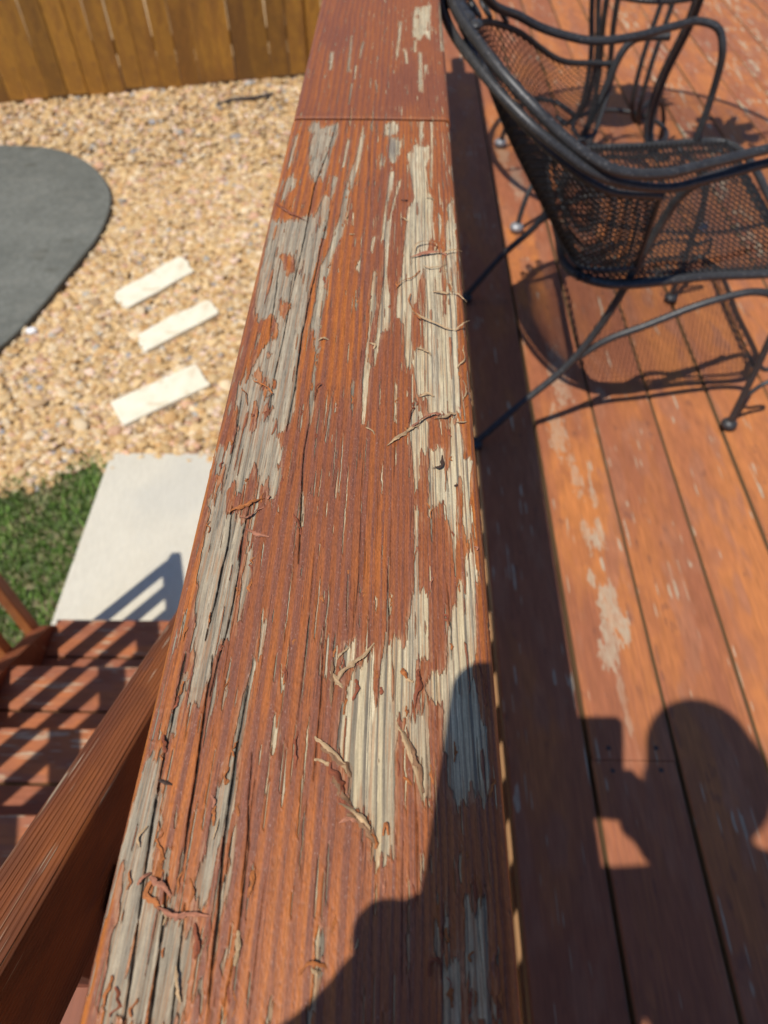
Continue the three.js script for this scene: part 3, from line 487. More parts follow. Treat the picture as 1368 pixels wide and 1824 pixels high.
{
  const g = mergeVertices(new THREE.IcosahedronGeometry(0.022, 2).deleteAttribute('uv').deleteAttribute('normal')), a = g.attributes.position; for (let i = 0; i < a.count; i++) { const k = 0.85 + 0.3 * noise(a.getX(i) * 90 + 5, a.getZ(i) * 90 + a.getY(i) * 50); a.setXYZ(i, a.getX(i) * k * 1.3, a.getY(i) * k * 0.8, a.getZ(i) * k); } g.computeVertexNormals();
  const o = part(numbered('pebble'), g, mat(lin(0.78, 0.76, 0.74), 0.7), scene); o.position.set(-1.80, GROUND + 0.03, -2.90); tag(o, 'single white pebble against the edge of the grey slab', 'stone');
  const s = part(numbered('twig'), new THREE.TubeGeometry(curve([[-1.32, 0.02, 5.60], [-1.2, 0.035, 5.66], [-1.08, 0.03, 5.70], [-0.92, 0.028, 5.78]]), 24, 0.012, 7).translate(1.12, 0, 5.69), mat(lin(0.06, 0.05, 0.045), 0.9), scene); s.position.set(-1.12, GROUND + 0.01, -5.69); tag(s, 'thin dark stick lying on the gravel near the fence', 'stick');
}

// ---------------------------------------------------------------- deck
const deck = new THREE.Group(); deck.name = 'deck'; deck.userData = { kind: 'structure', label: 'red stained wooden deck floor right of the railing' }; scene.add(deck);
{
  const full = {}, cut = (l) => full[l] ??= plank(0.1402, 0.038, l, 0.005, 10, (z) => [0.0015 * Math.sin(z * 1.7), 0.001 * Math.sin(z * 2.3)]);
  const kinds = [1, 4, 1, 2, 0, 2, 3, 0, 3, 1, 3, 2, 0, 1, 2, 3, 0, 1, 2, 0];
  const joints = [null, 0.4255, null, 2.35, 0.9, 2.9, null, 2.2, 3.6, 1.7, null, 3.1, 1.2, 2.6];
  for (let i = 0; i < 20; i++) {
    const x = 0.264 + i * 0.1465 + (i ? 0 : 0.0028), back = -2.2, front = 5.2, spans = joints[i] ? [[back, joints[i] - 0.001], [joints[i] + 0.001, front]] : [[back, front]];
    spans.forEach(([a, b], k) => {
      const g = cut(Math.round((b - a) * 1000) / 1000).clone(); if (!i) g.scale(0.1346 / 0.1402, 1, 1); uvShift(g, 0, i === 1 ? (a + 0.5) : rr(0, 4));
      const p = part('deck_board', g, deckMat[kinds[i] === 4 ? 4 : (kinds[i] + k * 2) % 4], deck); p.position.set(x, rr(-0.001, 0.001), -a);
    });
  }
  // board beside the rail shadow: first span keeps the worn patches placed by its own coordinates
  const js = plank(0.038, 0.14, 3.4, 0.003).rotateY(-Math.PI / 2);
  for (const f of [-2, -1.6, -1.2, -0.8, -0.4, 0.0, 0.4255, 0.83, 1.23, 1.63, 2.03, 2.43, 2.83, 3.23, 3.63, 4.03, 4.43, 4.83]) part('joist', js, stain, deck).position.set(0.29, -0.0395, -f);
  part('ledger', plank(0.07, 0.04, 7.4, 0.003), mat(lin(0.30, 0.165, 0.075), 0.9), deck).position.set(0.262, -0.25, 2.2);
  part('rim_joist', plank(0.038, 0.18, 7.4, 0.003), stain, deck).position.set(-0.035, -0.0395, 2.2);
  const ps = plank(0.089, 0.089, 0.82, 0.004).rotateX(Math.PI / 2); for (const [x, f] of [[0.6, 0.2], [0.6, 2.7], [2.2, 0.2], [2.2, 2.7]]) part('deck_post', ps, stain, deck).position.set(x, GROUND, -f);
  const nailG = new THREE.CylinderGeometry(0.0042, 0.0042, 0.0016, 10), nm = mat(lin(0.10, 0.07, 0.06), 0.5, { metalness: 0.6 });
  for (let i = 1; i < 2; i++) for (const f of [0.4255]) for (const s of [-0.04, 0.04]) for (const e of f === 0.4255 && i === 1 ? [-0.02, 0.02] : [0]) part('screw', nailG, nm, deck).position.set(0.264 + i * 0.1465 + s, 0.0007, -f - e + rr(-0.006, 0.006));
}

// ---------------------------------------------------------------- deck railing with the peeling cap boards
const railing = thing('deck_railing', 'red deck railing with a wide peeling cap board running away down the middle', 'railing', [-0.1025, 0, 0]);
railing.rotation.y = -0.0075;
const nearMaps = railMaps(-10, 708, 1024, 2048, false), farMaps = railMaps(708, 1190, 512, 768, true);
const capMat = (m) => new THREE.MeshStandardMaterial({ map: m.map, roughnessMap: m.rough, roughness: 1, bumpMap: m.bump, bumpScale: 0.0018 });
const capNear = part('cap_board', capBoard(nearMaps, -420, 707.2, 33, -10), capMat(nearMaps), railing, 'near cap board, its red stain peeling to bare wood'); capNear.position.y = 0.89;
const capFar = part('cap_board', capBoard(farMaps, 709.2, 3000, 33, 709), capMat(farMaps), railing, 'far cap board, mostly still stained'); capFar.position.set(0.0008, 0.8912, 0);
{
  const sub = plank(0.038, 0.07, 3.6, 0.003); for (const x of [0.085]) part('top_rail', sub, stain, railing).position.set(x, 0.856, 0.42);
  part('bottom_rail', sub, stain, railing).position.set(0.085, 0.10, 0.42);
  const b = plank(0.038, 0.038, 0.686, 0.003).rotateX(Math.PI / 2);
  for (let i = -9; i < 17; i++) { const f = 1.0567 + i * 0.1548; if (f > 2.9) break; part('baluster', b, stain, railing).position.set(0.085, 0.10, -f + 0.019); }
  const post = plank(0.089, 0.089, 0.856 + 1.03, 0.004).rotateX(Math.PI / 2); for (const f of [-0.35, 1.62, 2.9]) part('railing_post', post, stain, railing).position.set(0.075, -1.03, -f);
}
// curls and splinters of lifted stain, along paths in board millimetres (u, v, lift)
const curlMat = {}; for (const [k, c] of Object.entries({ paint: [0.27, 0.072, 0.028], tan: [0.47, 0.315, 0.17], brown: [0.24, 0.125, 0.06], pink: [0.40, 0.16, 0.09], orange: [0.40, 0.13, 0.03], dark: [0.06, 0.03, 0.018] })) curlMat[k] = new THREE.MeshStandardMaterial({ color: lin(...c), roughness: 0.8, vertexColors: true, side: THREE.DoubleSide });
function curl(kind, width, lift, arc, list) {
  // a strip rolled across its length by `arc` radians; `width` and `lift` in mm
  const pts = []; for (let i = 0; i < list.length; i += 2) { const t = i / (list.length - 2); pts.push(V3((list[i] + 2.5 - 0.0075 * list[i + 1]) / 1000, (0.5 + 0.75 * lift * (0.12 + Math.sin(Math.PI * clamp(t * 0.9 + 0.08)))) / 1000, -list[i + 1] / 1000)); }
  const cv = new THREE.CatmullRomCurve3(pts, false, 'centripetal'), n = 34, k = 6, pos = [], col = [], idx = [], up = V3(0, 1, 0), tan = V3(), side = V3(), s = list[0] * 7 + list[1];
  const P = cv.getPoints(n), shell = [0.00022, 0], fq = Math.min(1, 0.25 + cv.getLength() / 0.03);
  for (const th of shell) for (let i = 0; i <= n; i++) {
    tan.copy(P[Math.min(n, i + 1)]).sub(P[Math.max(0, i - 1)]).normalize(); side.crossVectors(tan, up).normalize();
    const f = i / n, body = Math.pow(Math.sin(Math.PI * clamp(f * 0.97 + 0.015)), 0.55), w = 0.74 * width / 1000 * (0.10 + 0.90 * body) * (0.55 + 0.9 * noise(s + i * 0.45 * fq, 1)), a = 0.62 * arc * (0.45 + noise(s + i * 0.16 * fq, 9)), R = w / Math.max(0.3, a), tw = (noise(s + i * 0.14 * fq, 4) - 0.5) * 2.2 * fq;
    for (let j = 0; j <= k; j++) { const tear = j === 0 || j === k ? 0.72 + 0.4 * hash2(i + j * 50, Math.floor(s)) : 1, b = (j / k - 0.5) * a * tear + tw, r = R + th; pos.push(P[i].x + side.x * r * Math.sin(b), P[i].y + r * Math.cos(b) - R * Math.cos(a / 2) + 0.0002, P[i].z + side.z * r * Math.sin(b)); const c = (0.45 + 0.75 * noise(j * 0.9 + s, i * 0.16)) * (0.8 + 0.3 * hash2(i, j + Math.floor(s))); col.push(c, c * 0.98, c * 0.95); }
  }
  const row = k + 1, lay = (n + 1) * row;
  for (let q = 0; q < 2; q++) for (let i = 0; i < n; i++) for (let j = 0; j < k; j++) { const a = q * lay + i * row + j, b = a + 1, c = a + row, d = c + 1; q ? idx.push(a, c, b, b, c, d) : idx.push(a, b, c, b, d, c); }
  const join = (a, b) => idx.push(a, b, a + lay, b, b + lay, a + lay);
  for (let i = 0; i < n; i++) { join(i * row + row, i * row); join(i * row + k, i * row + k + row); } for (let j = 0; j < k; j++) { join(j, j + 1); join(n * row + j + 1, n * row + j); }
  const g = new THREE.BufferGeometry(); g.setAttribute('position', new THREE.Float32BufferAttribute(pos, 3)); g.setAttribute('color', new THREE.Float32BufferAttribute(col, 3)); g.setIndex(idx); g.computeVertexNormals();
  part(kind === 'tan' ? 'splinter' : 'paint_curl', g, curlMat[kind], capNear);
}
curl('tan', 2.6, 2.2, 2.4, [69.7, 113, 75.9, 107, 80.9, 103, 84.2, 98]); curl('brown', 3.4, 1.8, 2.6, [72.5, 108.5, 77.6, 104.6, 82.0, 100.6, 85.2, 96.4]); curl('brown', 4.2, 1.6, 2.2, [78.4, 98, 80.6, 93, 82.6, 88.6, 85.6, 84.6]); curl('brown', 3.0, 1.6, 2.4, [84.4, 82.4, 89.4, 79.2, 93.6, 75.2, 95.6, 71.6]); curl('brown', 2.6, 2.0, 2.4, [108.4, 113, 110.4, 106.6, 112.6, 99.6, 114.6, 91]); curl('brown', 2.4, 1.4, 2.4, [74.8, 147.6, 75.2, 141, 75.0, 134, 75.8, 126]); curl('tan', 2.0, 1.2, 1.8, [70.0, 103.5, 74, 102.5, 77.0, 101]); curl('paint', 4.2, 2.4, 2.6, [76.5, 102, 79.5, 96, 81.2, 91, 83.0, 86]);
curl('tan', 3.0, 2.2, 2.4, [80.9, 86, 87.1, 82, 91.7, 79, 94.2, 75]); curl('pink', 2.0, 1.4, 2, [81.2, 79, 86.0, 80.4, 90.5, 77.5]); curl('orange', 2.2, 0.8, 1.6, [93, 76.5, 95.4, 73, 96, 70]);
curl('tan', 3.2, 1.6, 2.6, [104.0, 119, 106.4, 112, 110.3, 103, 113.5, 88]); curl('paint', 3.0, 3.0, 2.8, [113.1, 144, 112.4, 137, 110.9, 126]); curl('orange', 3.0, 2.2, 2.2, [105.8, 144.5, 106.6, 142, 107.8, 139.6]); curl('tan', 1.6, 1.0, 2, [107.2, 140, 110.8, 138]);
curl('tan', 2.8, 2.4, 2.8, [76.4, 136, 79.0, 141.5, 84, 146, 88, 149, 93.0, 157]); curl('tan', 2.4, 1.2, 2.0, [74.1, 142.5, 77, 138.5, 79.9, 134.6]); curl('tan', 1.8, 1.2, 2.2, [77.0, 148, 79, 151, 81.5, 154.5]); curl('paint', 2.2, 1.2, 1.8, [85.4, 139, 86.2, 134, 84.6, 129]);
curl('orange', 1.2, 1.0, 1.4, [106.4, 97, 108, 95.5, 109.7, 93.6]); curl('pink', 3.2, 2.6, 2.6, [112.6, 473, 121, 477, 130, 479, 139, 478]); curl('tan', 1.6, 3.4, 2, [136, 478, 142, 481, 150.5, 482]); curl('tan', 2.0, 4.0, 2, [116, 480, 117.2, 488, 124, 491, 132, 487, 131, 483]);
curl('tan', 1.0, 2.0, 2, [121.6, 463, 126, 459.5, 132, 461, 138, 466]); curl('tan', 2.4, 1.8, 2.4, [127.3, 431, 133, 429, 138.5, 429]); curl('tan', 1.0, 3.4, 2, [137, 429, 143, 427, 150.3, 419]); curl('tan', 1.8, 2.6, 2.4, [112.6, 408, 119, 400, 131, 391, 141.6, 387]); curl('tan', 1.8, 4.0, 2.4, [140.5, 387, 145, 390, 151, 398]);
curl('orange', 1.1, 2.0, 2, [101.5, 433, 106, 441, 111, 445, 118.9, 457]); curl('orange', 1.4, 3.2, 2, [112, 428, 110.6, 417, 112.6, 408, 117.8, 398, 118.8, 404]); curl('tan', 2.2, 1.4, 2.4, [115.7, 368.5, 120.9, 366, 124.3, 361.5]);
curl('tan', 2.8, 2.0, 2.8, [97.6, 281, 103, 287, 109, 293, 116, 299.5]); curl('pink', 3.6, 3.2, 2.6, [110, 294, 117, 300, 124, 306, 128.6, 308.5]); curl('orange', 3.0, 1.4, 1.8, [106.5, 291, 109, 294, 113, 297]); curl('paint', 2.0, 2.8, 2.2, [109.6, 300, 110.6, 309, 113, 318]);
curl('tan', 2.4, 2.4, 2.4, [124.8, 303, 131.2, 304, 134, 307, 137.5, 308.6]); curl('tan', 1.6, 1.8, 2, [137.4, 302, 140, 300, 143.3, 302.5]); curl('tan', 2.0, 2.0, 2.2, [116.2, 322, 120.0, 325.4, 125.5, 323.6]);
curl('dark', 3.0, 2.2, 2.4, [122.7, 264.5, 125, 264, 128.0, 266, 128.6, 275]); curl('dark', 1.6, 1.2, 2, [134, 252, 136, 253.5]); curl('tan', 2.8, 2.0, 3.0, [51.6, 374.5, 55, 376, 58.6, 376]); curl('tan', 1.8, 2.0, 2.2, [84.7, 373, 88.6, 370.5, 87.6, 367]); curl('paint', 1.2, 3.0, 2.6, [53.4, 318, 53.6, 327, 56.5, 331.4, 60.6, 327]);
curl('orange', 1.0, 2.0, 2, [14.8, 335, 19, 332, 24, 328, 28.4, 323, 24, 320]); curl('orange', 0.9, 1.8, 2, [7.7, 328, 11, 323, 13.8, 313]); curl('paint', 1.5, 2.8, 2.2, [3.4, 552, 10, 541, 18, 533, 30.8, 523.5]); curl('pink', 1.0, 2.0, 2, [4.6, 548, 14, 537, 24, 531]);
curl('dark', 2.0, 1.8, 2.4, [104.8, 556.5, 108, 554.5, 110.6, 557]); curl('tan', 2.2, 2.0, 2.4, [126.0, 562, 129, 559.6, 131.6, 556.6]); curl('tan', 2.0, 2.2, 2.2, [104.6, 528, 107.5, 526, 110.5, 524.4]); curl('tan', 1.2, 1.4, 2, [62, 540, 63, 530, 62.6, 524]);
curl('orange', 3.0, 1.8, 2.0, [15.8, 230, 20, 234.5, 26, 237.5, 33, 241]); curl('pink', 2.2, 2.0, 2.0, [22, 229, 25, 226, 29, 230, 33.4, 235]); curl('pink', 2.8, 1.4, 2.0, [25.2, 220.5, 31.3, 217.4, 38.4, 216]); curl('paint', 1.6, 1.6, 2.0, [49.2, 231, 51.6, 226, 54.8, 217.6]);
curl('pink', 1.8, 2.0, 2.2, [8.7, 55.6, 10.6, 57.6, 13.0, 59.6]); curl('pink', 2.8, 2.4, 2.6, [12.6, 58.4, 15.4, 56.6, 18.2, 55.6, 21.6, 52.6]); curl('pink', 2.8, 2.6, 2.6, [17.6, 48.6, 23.8, 46.2, 29.3, 46.4, 37.2, 47]); curl('orange', 4.6, 0.9, 1.2, [14.0, 64, 13.6, 57, 15.6, 52, 18.2, 48.4]); curl('orange', 2.6, 0.8, 1.2, [14.6, 74, 14.6, 66, 14.4, 59]);
curl('dark', 1.6, 1.6, 2.2, [8.3, 93.5, 10.6, 92.4, 14.0, 91.8]); curl('paint', 1.8, 2.2, 2.2, [6.4, 112, 7.6, 107, 8.8, 104.6]); curl('tan', 1.8, 1.6, 2.4, [28.0, 31, 29.6, 26, 31.6, 20.6]); curl('orange', 2.6, 1.4, 2.6, [50.4, 61.6, 50.6, 57.5, 50.0, 52.4]); curl('tan', 2.6, 1.4, 2.6, [47.6, 42, 48.6, 37, 47.8, 31.4]); curl('paint', 2.6, 1.6, 2.4, [32.0, 44, 33.8, 39, 33.6, 33]);
curl('orange', 2.0, 2.4, 2.2, [70.6, 28.8, 73.6, 32, 76.6, 32.4, 79.6, 31]); curl('tan', 2.2, 1.4, 2.2, [74.6, 31.6, 76.6, 30, 77.6, 30.6]); curl('paint', 2.0, 3.0, 2.6, [114.6, 30, 115.6, 34, 117.6, 34.6, 119, 29]); curl('paint', 1.6, 1.6, 2.2, [139.6, 148, 141.6, 136, 142, 128]); curl('tan', 1.2, 1.6, 2, [140, 350, 144, 356, 145.6, 372]);
curl('tan', 1.4, 1.6, 2.2, [85.0, 296, 88.6, 292, 90, 290]); curl('tan', 1.2, 1.2, 2, [66, 505, 68, 503, 70, 505]); curl('paint', 1.8, 1.6, 2.4, [62, 115, 62.6, 106, 62.2, 99]); curl('orange', 1.6, 1.6, 2.2, [98.4, 74.6, 99.6, 78.6, 100.8, 75]); curl('tan', 1.3, 1.4, 2, [139.6, 452, 141, 440, 140.4, 431]); curl('tan', 1.2, 1.8, 2, [142, 320, 144, 329, 143.2, 338]);
for (let i = 0, tries = 0; i < 150 && tries < 6000; tries++) { const u = rr(4, 144), v = 16 + 560 * Math.pow(rnd(), 1.6), l = rr(2.5, 9), e = rr(0.5, 1.1); if (Math.abs(railPoint(u - e, v, false).b - railPoint(u + e, v + 1, false).b) < 0.6) continue; i++; if (i % 4) { curl(rnd() < 0.7 ? 'orange' : 'paint', rr(0.8, 1.9), rr(0.1, 0.55), rr(0.4, 1.3), [u, v, u + rr(-0.4, 0.4), v + l / 2, u + rr(-0.8, 0.8), v + l]); continue; } curl(['tan', 'orange', 'paint', 'pink'][Math.floor(rnd() * 4)], rr(0.5, 1.3), rr(0.4, 1.3), 2, [u, v, u + rr(-0.8, 0.8), v + l / 2, u + rr(-1.6, 1.6), v + l]); }

// ---------------------------------------------------------------- stairs down to the pad
const treadMat = [3, 1, 3, 2].map((i) => { const m = deckMat[i].clone(); m.color.setRGB(0.84, 0.74, 0.72); return m; });
const RISE = 0.17, RUN = 0.25, F1 = 1.169;
{
  const st = thing('staircase', 'red wooden stairs descending beside the railing to the concrete pad', 'stairs', [-0.61, -1.02, -0.6]);
  const ix = 0.61, iy = 1.02, iz = 0.6, bg = plank(0.132, 0.034, 0.95, 0.005).rotateY(-Math.PI / 2);
  for (let k = 0; k < 6; k++) { const y = -0.85 + RISE * k, f = F1 - RUN * k; for (let b = 0; b < 2; b++) { const t = part('tread_board', uvShift(bg.clone(), 0, rr(0, 4)), treadMat[(k * 2 + b) % 4], st); t.position.set(-1.085 + ix, y + iy, -(f - 0.066 - b * 0.138) + iz); } }
  const slope = Math.atan2(RISE, RUN), sl = new THREE.Shape([[-0.35, 0.188], [1.115, -0.808], [1.15, -0.86], [1.15, -1.02], [0.98, -1.02], [-0.35, -0.14]].map((p) => new THREE.Vector2(p[0], p[1])));
  const sg = new THREE.ExtrudeGeometry(sl, { depth: 0.038, bevelEnabled: true, bevelThickness: 0.002, bevelSize: 0.002, bevelSegments: 1 }).rotateY(Math.PI / 2); uvShift(sg, 0, 0, 1, 1);
  for (const x of [-1.124, -0.132]) part('stringer', sg, stain, st).position.set(x + ix, iy, iz);
  for (const [x, name] of [[-1.143, 'left'], [-0.204, 'right']]) {
    const r = thing('stair_railing', name === 'left' ? 'sloping stair railing on the far side of the steps, beside the lawn' : 'sloping stair handrail just left of the peeling cap board', 'stair railing', [x, -1.02, -0.6]);
    const hy = (f) => 0.80 - 0.68 * f, f0 = -0.3, f1 = 1.15, len = Math.hypot(f1 - f0, hy(f0) - hy(f1));
    const hr = part('handrail', plank(0.0375, 0.089, len, 0.005, 12), hand, r); hr.position.set(0, hy(f0) + 1.02, -f0 + 0.6); hr.rotation.x = -Math.atan(0.68);
    if (name === 'right') part('rail_bracket', plank(0.014, 0.04, 0.03, 0.005), mat(lin(0.006, 0.006, 0.006), 0.8), r).position.set(0.027, 0.655 + 1.02, -0.085 + 0.6);
    if (name === 'right') part('stair_post', plank(0.066, 0.089, 0.61, 0.004).rotateX(Math.PI / 2), stain, r).position.set(0, 1.0, 0.02 + 0.6);
    const nb = (f) => Math.max(-1.0, -0.055 - 0.68 * f - 0.10);
    for (let k = 0; k < 11; k++) { const f = 1.115 - k * 0.131, top = hy(f) - 0.085, bot = nb(f), bl = part('baluster', plank(0.036, 0.036, top - bot, 0.003).rotateX(Math.PI / 2), name === 'left' ? stainPale : stain, r); bl.position.set(0, bot + 1.02, -f + 0.018 + 0.6); }
  }
}

// ---------------------------------------------------------------- wrought iron patio chair and table
const iron = new THREE.MeshStandardMaterial({ color: lin(0.028, 0.028, 0.031), roughness: 0.45, metalness: 0.25 });
iron.color.setRGB(1, 1, 1); iron.map = scaled(colourTexture(1024, 64, (x, y) => { const d = fbm(x * 60, y * 8, 3), c = smooth(0.72, 0.78, fbm(x * 210 + 9, y * 16 + 3, 3)); let q = mixc([0.030, 0.030, 0.033], [0.058, 0.057, 0.056], d); return mixc(q, [0.16, 0.15, 0.145], c * 0.8); }, THREE.RepeatWrapping), 3, 1);
const ironMesh = new THREE.MeshStandardMaterial({ color: lin(0.016, 0.016, 0.018), roughness: 0.55, metalness: 0.2 });
const ironWorn = new THREE.MeshStandardMaterial({ color: lin(0.30, 0.30, 0.31), roughness: 0.5, metalness: 0.5 });
// expanded metal: wires zigzag along t, side by side along s; surf(s, t) -> Vector3 or null outside
function expanded(surf, ns, nt, r) {
  const pos = [], idx = [];
  for (let j = 0; j <= ns; j++) {
    let run = [];
    const flush = () => { if (run.length > 1) { const b0 = pos.length / 3; run.forEach((p, i) => { const a = run[Math.max(0, i - 1)], c = run[Math.min(run.length - 1, i + 1)], t = c.clone().sub(a).normalize(), n1 = V3(t.y, t.z, t.x).cross(t).normalize(), n2 = t.clone().cross(n1); for (let q = 0; q < 4; q++) { const x = Math.cos(q * Math.PI / 2) * r, y = Math.sin(q * Math.PI / 2) * r; pos.push(p.x + n1.x * x + n2.x * y, p.y + n1.y * x + n2.y * y, p.z + n1.z * x + n2.z * y); } if (i) for (let q = 0; q < 4; q++) { const d = b0 + (i - 1) * 4, q1 = (q + 1) % 4; idx.push(d + q, d + q1, d + 4 + q, d + q1, d + 4 + q1, d + 4 + q); } }); } run = []; };
    for (let i = 0; i <= nt; i++) { const sg = ((i + j) % 2 ? 0.46 : -0.46), s = (j + sg) / ns; const p = s < 0 || s > 1 ? surf(clamp(s), i / nt) : surf(s, i / nt); if (p) run.push(p); else flush(); }
    flush();
  }
  const g = new THREE.BufferGeometry(); g.setAttribute('position', new THREE.Float32BufferAttribute(pos, 3)); g.setIndex(idx); g.computeVertexNormals(); return g;
}
{
  const B = [0.5, 0, 1.45], t = thing('patio_chair', 'black wrought iron mesh armchair standing beside the railing', 'chair', [B[0], 0, -B[2]]);
  const L = (g) => g.translate(-B[0], 0, B[2]);
  const rim = [[0.745, 0.44, 1.235], [0.742, 0.54, 1.235], [0.728, 0.62, 1.235], [0.69, 0.65, 1.228], [0.604, 0.652, 1.19], [0.479, 0.655, 1.125], [0.407, 0.66, 1.086], [0.333, 0.672, 1.0685], [0.288, 0.69, 1.0736], [0.2436, 0.715, 1.089], [0.2, 0.745, 1.11], [0.158, 0.772, 1.15], [0.1268, 0.79, 1.205], [0.0929, 0.808, 1.30], [0.082, 0.825, 1.40], [0.098, 0.818, 1.46], [0.1398, 0.785, 1.51], [0.185, 0.738, 1.57], [0.2348, 0.71, 1.62], [0.2837, 0.685, 1.64], [0.3293, 0.67, 1.648], [0.4018, 0.656, 1.656], [0.4891, 0.655, 1.686], [0.5858, 0.655, 1.748], [0.645, 0.655, 1.78], [0.69, 0.643, 1.776], [0.7113, 0.605, 1.768], [0.7247, 0.52, 1.778], [0.7228, 0.41, 1.778]];
  part('arm_rail', L(tube(rim, 0.0083, 200, 12)), iron, t);
  const second = [[0.66, 0.618, 1.235], [0.6243, 0.62, 1.2113], [0.497, 0.62, 1.1475], [0.4329, 0.625, 1.1126], [0.3403, 0.65, 1.0787], [0.2906, 0.672, 1.0703], [0.2449, 0.698, 1.0777], [0.2013, 0.724, 1.0927], [0.156, 0.75, 1.135], [0.1209, 0.77, 1.19], [0.084, 0.788, 1.29], [0.073, 0.805, 1.39], [0.09, 0.80, 1.455], [0.13, 0.77, 1.51]];
  part('arm_rail', L(tube(second, 0.0075, 140, 10)), iron, t);
  const topC = curve([[0.43, 0.605, 1.125], [0.33, 0.63, 1.095], [0.25, 0.67, 1.115], [0.175, 0.715, 1.19], [0.135, 0.738, 1.31], [0.138, 0.735, 1.45], [0.1742, 0.712, 1.575], [0.2381, 0.68, 1.633], [0.3542, 0.60, 1.716], [0.4453, 0.575, 1.775], [0.497, 0.565, 1.80]]);
  const botC = curve([[0.455, 0.43, 1.20], [0.40, 0.425, 1.20], [0.36, 0.42, 1.215], [0.338, 0.418, 1.275], [0.333, 0.418, 1.38], [0.333, 0.418, 1.50], [0.343, 0.42, 1.61], [0.362, 0.42, 1.67], [0.40, 0.425, 1.71], [0.44, 0.43, 1.735], [0.47, 0.435, 1.75]]);
  const surfB = (s, v) => { const a = topC.getPointAt(s), b = botC.getPointAt(s), p = b.lerp(a, v), k = Math.sin(Math.PI * v) * 0.018; p.x -= k * 0.8 * Math.sin(Math.PI * s); return p; };
  part('back_mesh', L(expanded(surfB, 108, 34, 0.0015)), ironMesh, t);
  part('back_frame', L(mergeGeometries([new THREE.TubeGeometry(topC, 120, 0.0062, 9), new THREE.TubeGeometry(botC, 120, 0.005, 9), tube([[0.455, 0.43, 1.20], [0.443, 0.52, 1.165], [0.43, 0.605, 1.125]], 0.005, 16, 8), tube([[0.47, 0.435, 1.75], [0.485, 0.5, 1.775], [0.497, 0.565, 1.80]], 0.005, 16, 8)])), iron, t);
  // scrolls between the two back rails
  const scr = []; for (let i = 0; i < 9; i++) { const s = 0.33 + i * 0.045, a = topC.getPointAt(s), b = a.clone(); b.x -= 0.034; b.y += 0.045; const m = a.clone().lerp(b, 0.5); const g = new THREE.TorusGeometry(0.017, 0.0042, 7, 18).rotateY(Math.PI / 2).rotateZ(0.7).translate(m.x, m.y, m.z); scr.push(g); }
  part('back_scroll', L(mergeGeometries(scr)), iron, t);
  const leaf = []; for (let i = 0; i < 9; i++) { const f = i / 8; leaf.push(new THREE.SphereGeometry(0.011 + 0.006 * Math.sin(Math.PI * f), 10, 8).scale(1, 0.55, 1.5).translate(0.092 + 0.03 * Math.pow(Math.abs(f - 0.5) * 2, 2), 0.806 + 0.012 * (f - 0.5), -(1.27 + 0.22 * f))); }
  part('back_crest', L(mergeGeometries(leaf)), iron, t);
  // seat
  const cn = [[0.345, 1.185], [0.80, 1.245], [0.82, 1.775], [0.36, 1.72]];
  const surfS = (s, v) => { const x = mix(mix(cn[0][0], cn[1][0], v), mix(cn[3][0], cn[2][0], v), s), f = mix(mix(cn[0][1], cn[1][1], v), mix(cn[3][1], cn[2][1], v), s); return V3(x, 0.412 - 0.022 * Math.sin(Math.PI * s) * Math.sin(Math.PI * Math.min(1, v * 1.05)) - 0.02 * smooth(0.93, 1, v), -f); };
  part('seat_mesh', L(expanded(surfS, 30, 76, 0.0030)), ironMesh, t);
  const seatRing = (d, y) => [[0.40, y, 1.185 + d], [0.60, y, 1.212 + d], [0.76, y, 1.235 + d], [0.805 - d, y, 1.29], [0.815 - d, y, 1.50], [0.82 - d, y, 1.73], [0.785, y, 1.782 - d], [0.60, y, 1.757 - d], [0.42, y, 1.735 - d], [0.35 + d, y, 1.69], [0.34 + d, y, 1.55], [0.335 + d, y, 1.36], [0.338 + d, y, 1.235]];
  part('seat_frame', L(mergeGeometries([tube(seatRing(0, 0.405), 0.0088, 160, 10, true), tube(seatRing(0.028, 0.395), 0.004, 120, 7, true)])), iron, t);
  // legs
  const foot = (x, f) => part('foot', L(new THREE.SphereGeometry(0.0185, 16, 12).scale(1, 0.75, 1).translate(x, 0.0145, -f)), iron, t);
  part('leg', L(tube([[0.189, 0.015, 1.142], [0.278, 0.105, 1.17], [0.37, 0.20, 1.193], [0.413, 0.28, 1.202], [0.4385, 0.36, 1.202], [0.475, 0.52, 1.20], [0.487, 0.58, 1.182], [0.505, 0.61, 1.168], [0.56, 0.62, 1.182], [0.63, 0.62, 1.213]], 0.0082, 90, 10)), iron, t); foot(0.189, 1.142);
  part('leg', L(tube([[0.201, 0.018, 1.71], [0.29, 0.131, 1.73], [0.374, 0.218, 1.745], [0.42, 0.32, 1.76], [0.449, 0.425, 1.77], [0.475, 0.515, 1.775], [0.499, 0.599, 1.78], [0.518, 0.62, 1.78], [0.539, 0.627, 1.775], [0.59, 0.629, 1.77]], 0.0082, 90, 10)), iron, t); foot(0.201, 1.71);
  part('leg', L(tube([[0.375, 0.205, 1.197], [0.439, 0.262, 1.20], [0.509, 0.299, 1.20], [0.597, 0.343, 1.205], [0.657, 0.363, 1.21], [0.704, 0.371, 1.213], [0.752, 0.357, 1.215], [0.778, 0.305, 1.215], [0.782, 0.249, 1.215], [0.786, 0.143, 1.215], [0.788, 0.02, 1.215]], 0.0078, 90, 10)), iron, t); foot(0.789, 1.216);
